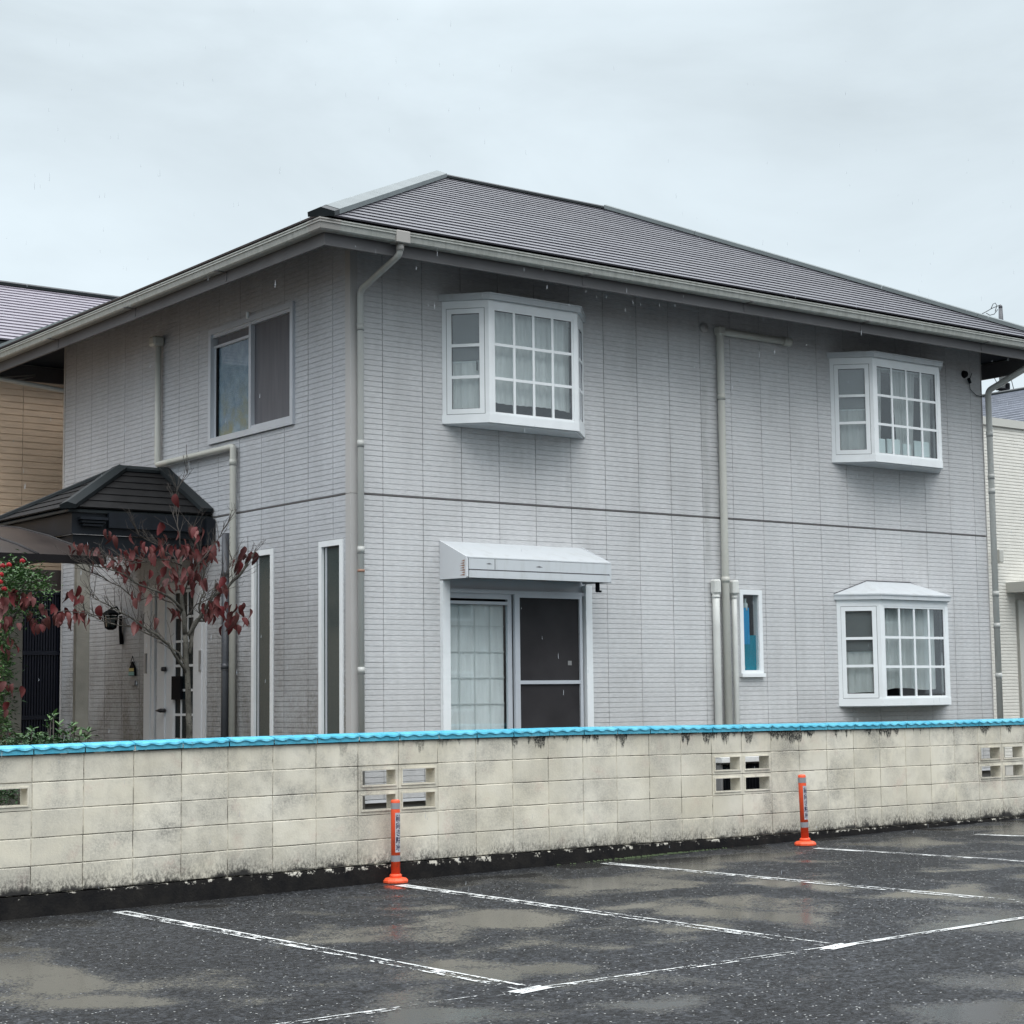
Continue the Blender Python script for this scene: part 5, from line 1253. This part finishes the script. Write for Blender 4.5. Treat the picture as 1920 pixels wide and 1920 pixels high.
# shrub of green leaves, roses and big red leaves at the left edge
sh = empty('rose_bush', (at(30, 1390, 1, 2.3).x, 2.3, GZ)); tag(sh, 'tall bush with light green leaves and red blossoms at the left edge under the canopy', 'bush')
def sp(u, v, dy=0): return at(u, v, 1, 2.3+dy)
def foliage(name, mt, regions, lw, ll, parent, pfn, seed=0):
    rnd = random.Random(seed); m = MB()
    for (u, v, su, sv, c) in regions:
        for _ in range(c):
            p = pfn(rnd.gauss(u, su*.6), rnd.gauss(v, sv*.6), rnd.uniform(-.35, .35)); a = rnd.uniform(0, 6.28); e2 = rnd.uniform(-.7, .5)
            d = Vector((math.cos(a)*math.cos(e2), math.sin(a)*math.cos(e2), math.sin(e2))); s_ = d.cross(Vector((rnd.uniform(-.4, .4), rnd.uniform(-.4, .4), 1))).normalized(); l_ = ll*rnd.uniform(.6, 1.25); w_ = lw*rnd.uniform(.7, 1.2); nn = s_.cross(d)
            m.face([p, p+d*l_*.35+s_*w_*.5+nn*.006, p+d*l_, p+d*l_*.5]); m.face([p, p+d*l_*.5, p+d*l_, p+d*l_*.35-s_*w_*.5+nn*.006])
    return tag(m.build(name, mt, parent), kind='stuff')
foliage('foliage', m_green, [(20, 1075, 32, 24, 380), (60, 1085, 26, 22, 300), (90, 1100, 14, 14, 80), (15, 1110, 22, 14, 160), (40, 1130, 30, 26, 200), (8, 1200, 14, 55, 320), (5, 1260, 12, 50, 240), (2, 1350, 14, 40, 220)], .022, .055, sh, sp, 3)
foliage('inner_foliage', m_greend, [(20, 1100, 40, 40, 420), (5, 1220, 22, 70, 420), (0, 1330, 22, 60, 420), (60, 1145, 26, 12, 90)], .026, .06, sh, lambda u, v, d: sp(u, v, d+.25), 5)
m = MB()
for (u0, v0, u1, v1) in ((0, 1400, 10, 1250), (10, 1250, 25, 1120), (25, 1120, 60, 1080), (10, 1250, 5, 1100), (25, 1160, 70, 1110)): branch(m, [sp(u0, v0), sp(u1, v1)], .012, .006)
m.build('stem', m_twig, sh)
def rose(p):
    m = MB()
    for k in range(16):                      # cupped petals round a ball-shaped bloom
        a = k*2.4; el = -.4+1.75*k/15; R_ = .022*random.uniform(.85, 1.15)
        o2 = Vector((math.cos(a)*math.cos(el), math.sin(a)*math.cos(el), math.sin(el))); t2 = Vector((-math.sin(a), math.cos(a), 0)); u2 = o2.cross(t2)
        c_ = Vector(p)+o2*R_*.75
        m.quadmesh([c_-u2*.013, c_+t2*.012, c_+u2*.014+o2*.006, c_-t2*.012, c_+o2*.008], [(0, 1, 4), (1, 2, 4), (2, 3, 4), (3, 0, 4)])
    m.build('blossom', m_rose, sh)
for (u, v) in ((42, 1053), (5, 1062), (17, 1060), (2, 1078), (50, 1125), (8, 1105), (0, 1092)): rose(sp(u, v, -.35))
big = [leaf_mesh('leaf', .075, .10, m_leafr, .25, 31), leaf_mesh('leaf', .07, .11, m_leafp, .35, 32), leaf_mesh('leaf', .085, .11, m_leafr, .3, 33)]
for (u, v, su, sv, c) in [(8, 1125, 12, 12, 9), (50, 1120, 14, 12, 13), (90, 1135, 14, 8, 6), (20, 1200, 12, 14, 5), (12, 1165, 16, 9, 10), (28, 1110, 14, 8, 5), (6, 1275, 10, 8, 4), (34, 1285, 10, 8, 4), (8, 1322, 8, 8, 3), (6, 1375, 10, 8, 4), (70, 1168, 16, 6, 4)]:
    for _ in range(c): leaf_at(sp(random.gauss(u, su*.6), random.gauss(v, sv*.6), random.uniform(-.5, -.3)), sh, big, True, .8)
# low evergreen shrub above the wall
ls = empty('evergreen_shrub', (at(90, 1390, 1, .9).x, .9, GZ)); tag(ls, 'low glossy green shrub showing just above the blue coping below the gate', 'shrub')
def lp2(u, v, dy=0): return at(u, v, 1, .9+dy)
glossy = [leaf_mesh('leaf', .024, .065, m_green, -.1, 41), leaf_mesh('leaf', .026, .07, m_greend, .1, 42), leaf_mesh('leaf', .022, .06, m_green, .2, 43)]
whorls = [(100, 1342, 1), (110, 1360, 1), (90, 1365, 1), (135, 1362, 1), (165, 1372, 1), (150, 1380, 1), (125, 1378, 1), (70, 1378, 1), (50, 1380, 1), (30, 1378, 1), (15, 1368, 1), (95, 1350, 1), (140, 1372, 1), (60, 1370, 1), (112, 1374, 1), (80, 1384, 1), (40, 1386, 1), (160, 1384, 1)]
st_ = MB()
for (u, v, k) in whorls:
    dy = random.uniform(-.25, .25); c_ = lp2(u, v, dy)
    st_.tube([(c_.x+random.uniform(-.1, .1), c_.y, GZ), (c_.x, c_.y, c_.z)], .005, 5)
    for j in range(7):
        o = bpy.data.objects.new('leaf', random.choice(glossy)); put(o, c_+Vector((0, 0, random.uniform(-.02, .01))), ls); o.rotation_euler = (random.uniform(-.3, .3), random.uniform(-.9, .1), j*.9+random.random()*.4); s_ = random.uniform(.7, 1.15); o.scale = (s_,)*3
st_.build('stem', m_twig, ls)
foliage('foliage', m_greend, [(90, 1392, 60, 12, 700), (20, 1392, 20, 10, 200), (10, 1490, 30, 20, 260)], .022, .055, ls, lambda u, v, d: lp2(u, v, d), 9)
# moss at the wall foot
mo = MB(); rnd = random.Random(4)
for _ in range(260):
    x = rnd.gauss(5.95, .38); y = -.04-abs(rnd.gauss(0, .028)); z = gz(x)+.004; s_ = rnd.uniform(.006, .016)
    p = WT(x, y, 0); mo.face([(p[0]-s_, p[1]-s_*.6, z), (p[0]+s_, p[1]-s_*.6, z), (p[0]+rnd.uniform(-s_, s_), p[1]+s_*.7, z+rnd.uniform(.004, .014))])
tag(mo.build('moss', m_moss), 'thin strip of green moss at the foot of the wall beside a parking line', 'moss', kind='stuff')

# falling rain: short streaks of water in the air between the lot and the house
rd = MB(); rnd = random.Random(12)
for _ in range(850):
    x = rnd.uniform(-4, 13.5); y = rnd.uniform(-3.5, 1.0); z = rnd.uniform(-.2, 6.2); l_ = rnd.uniform(.015, .05); r = rnd.uniform(.0005, .0012); dx = rnd.uniform(-.004, .004)
    rd.tube([(x, y, z), (x+dx*.5, y, z+l_*.4), (x+dx, y, z+l_)], [r, r*1.2, r*.3], 4, cap=False)
tag(rd.build('raindrops', m_drop), 'fine falling raindrops in front of the house', 'rain', kind='stuff')

# houses added behind the camera: block low sky light under the eaves, reflect in glass
def added_house(x, y, w, d, h, col, lab, rz):
    t_ = empty('house', (x, y, -.5)); tag(t_, lab, 'house')
    mw = mat('render_wall', col, .8); m = MB(); m.box(x-w/2, x+w/2, y-d/2, y+d/2, -.6, h); m.build('wall', mw, t_)
    m = MB(); zr = h+d*.22; e_ = .5
    m.slab((x-w/2-e_, y-d/2-e_, h-.1), (x+w/2+e_, y-d/2-e_, h-.1), (x+w/2-d*.35, y, zr), (x-w/2+d*.35, y, zr), .1)
    m.slab((x+w/2+e_, y+d/2+e_, h-.1), (x-w/2-e_, y+d/2+e_, h-.1), (x-w/2+d*.35, y, zr), (x+w/2-d*.35, y, zr), .1)
    m.slab((x+w/2+e_, y-d/2-e_, h-.1), (x+w/2+e_, y+d/2+e_, h-.1), (x+w/2-d*.35, y, zr), (x+w/2-d*.35, y, zr+.001), .1)
    m.slab((x-w/2-e_, y+d/2+e_, h-.1), (x-w/2-e_, y-d/2-e_, h-.1), (x-w/2+d*.35, y, zr), (x-w/2+d*.35, y, zr+.001), .1); m.build('roof', m_slate, t_)
    for zc in (1.3, 4.0):
        for k in range(3):
            xx = x-w/2+w*(k+.5)/3
            m = MB(); m.box(xx-.8, xx+.8, y+d/2, y+d/2+.04, zc-.6, zc+.6); f = m.build('window', m_white, t_)
            m = MB(); m.box(xx-.72, xx+.72, y+d/2+.041, y+d/2+.05, zc-.52, zc+.52); m.build('pane', m_blk, f)
for (x, y, w, d, h, col, lab) in ((-22, -32, 11, 8, 6.0, (.35, .30, .24), 'added beige house, unseen behind the camera, farthest left'), (-8, -35, 12, 9, 6.4, (.30, .31, .32), 'added grey house, unseen behind the camera, second from left'),
        (7, -34, 11, 8, 6.1, (.40, .38, .33), 'added cream house, unseen behind the camera, third from left'), (22, -33, 12, 9, 6.3, (.26, .22, .19), 'added brown house, unseen behind the camera, fourth from left'), (37, -30, 12, 9, 6.2, (.38, .38, .38), 'added pale grey house, unseen behind the camera, farthest right')):
    added_house(x, y, w, d, h, col, lab, 0)
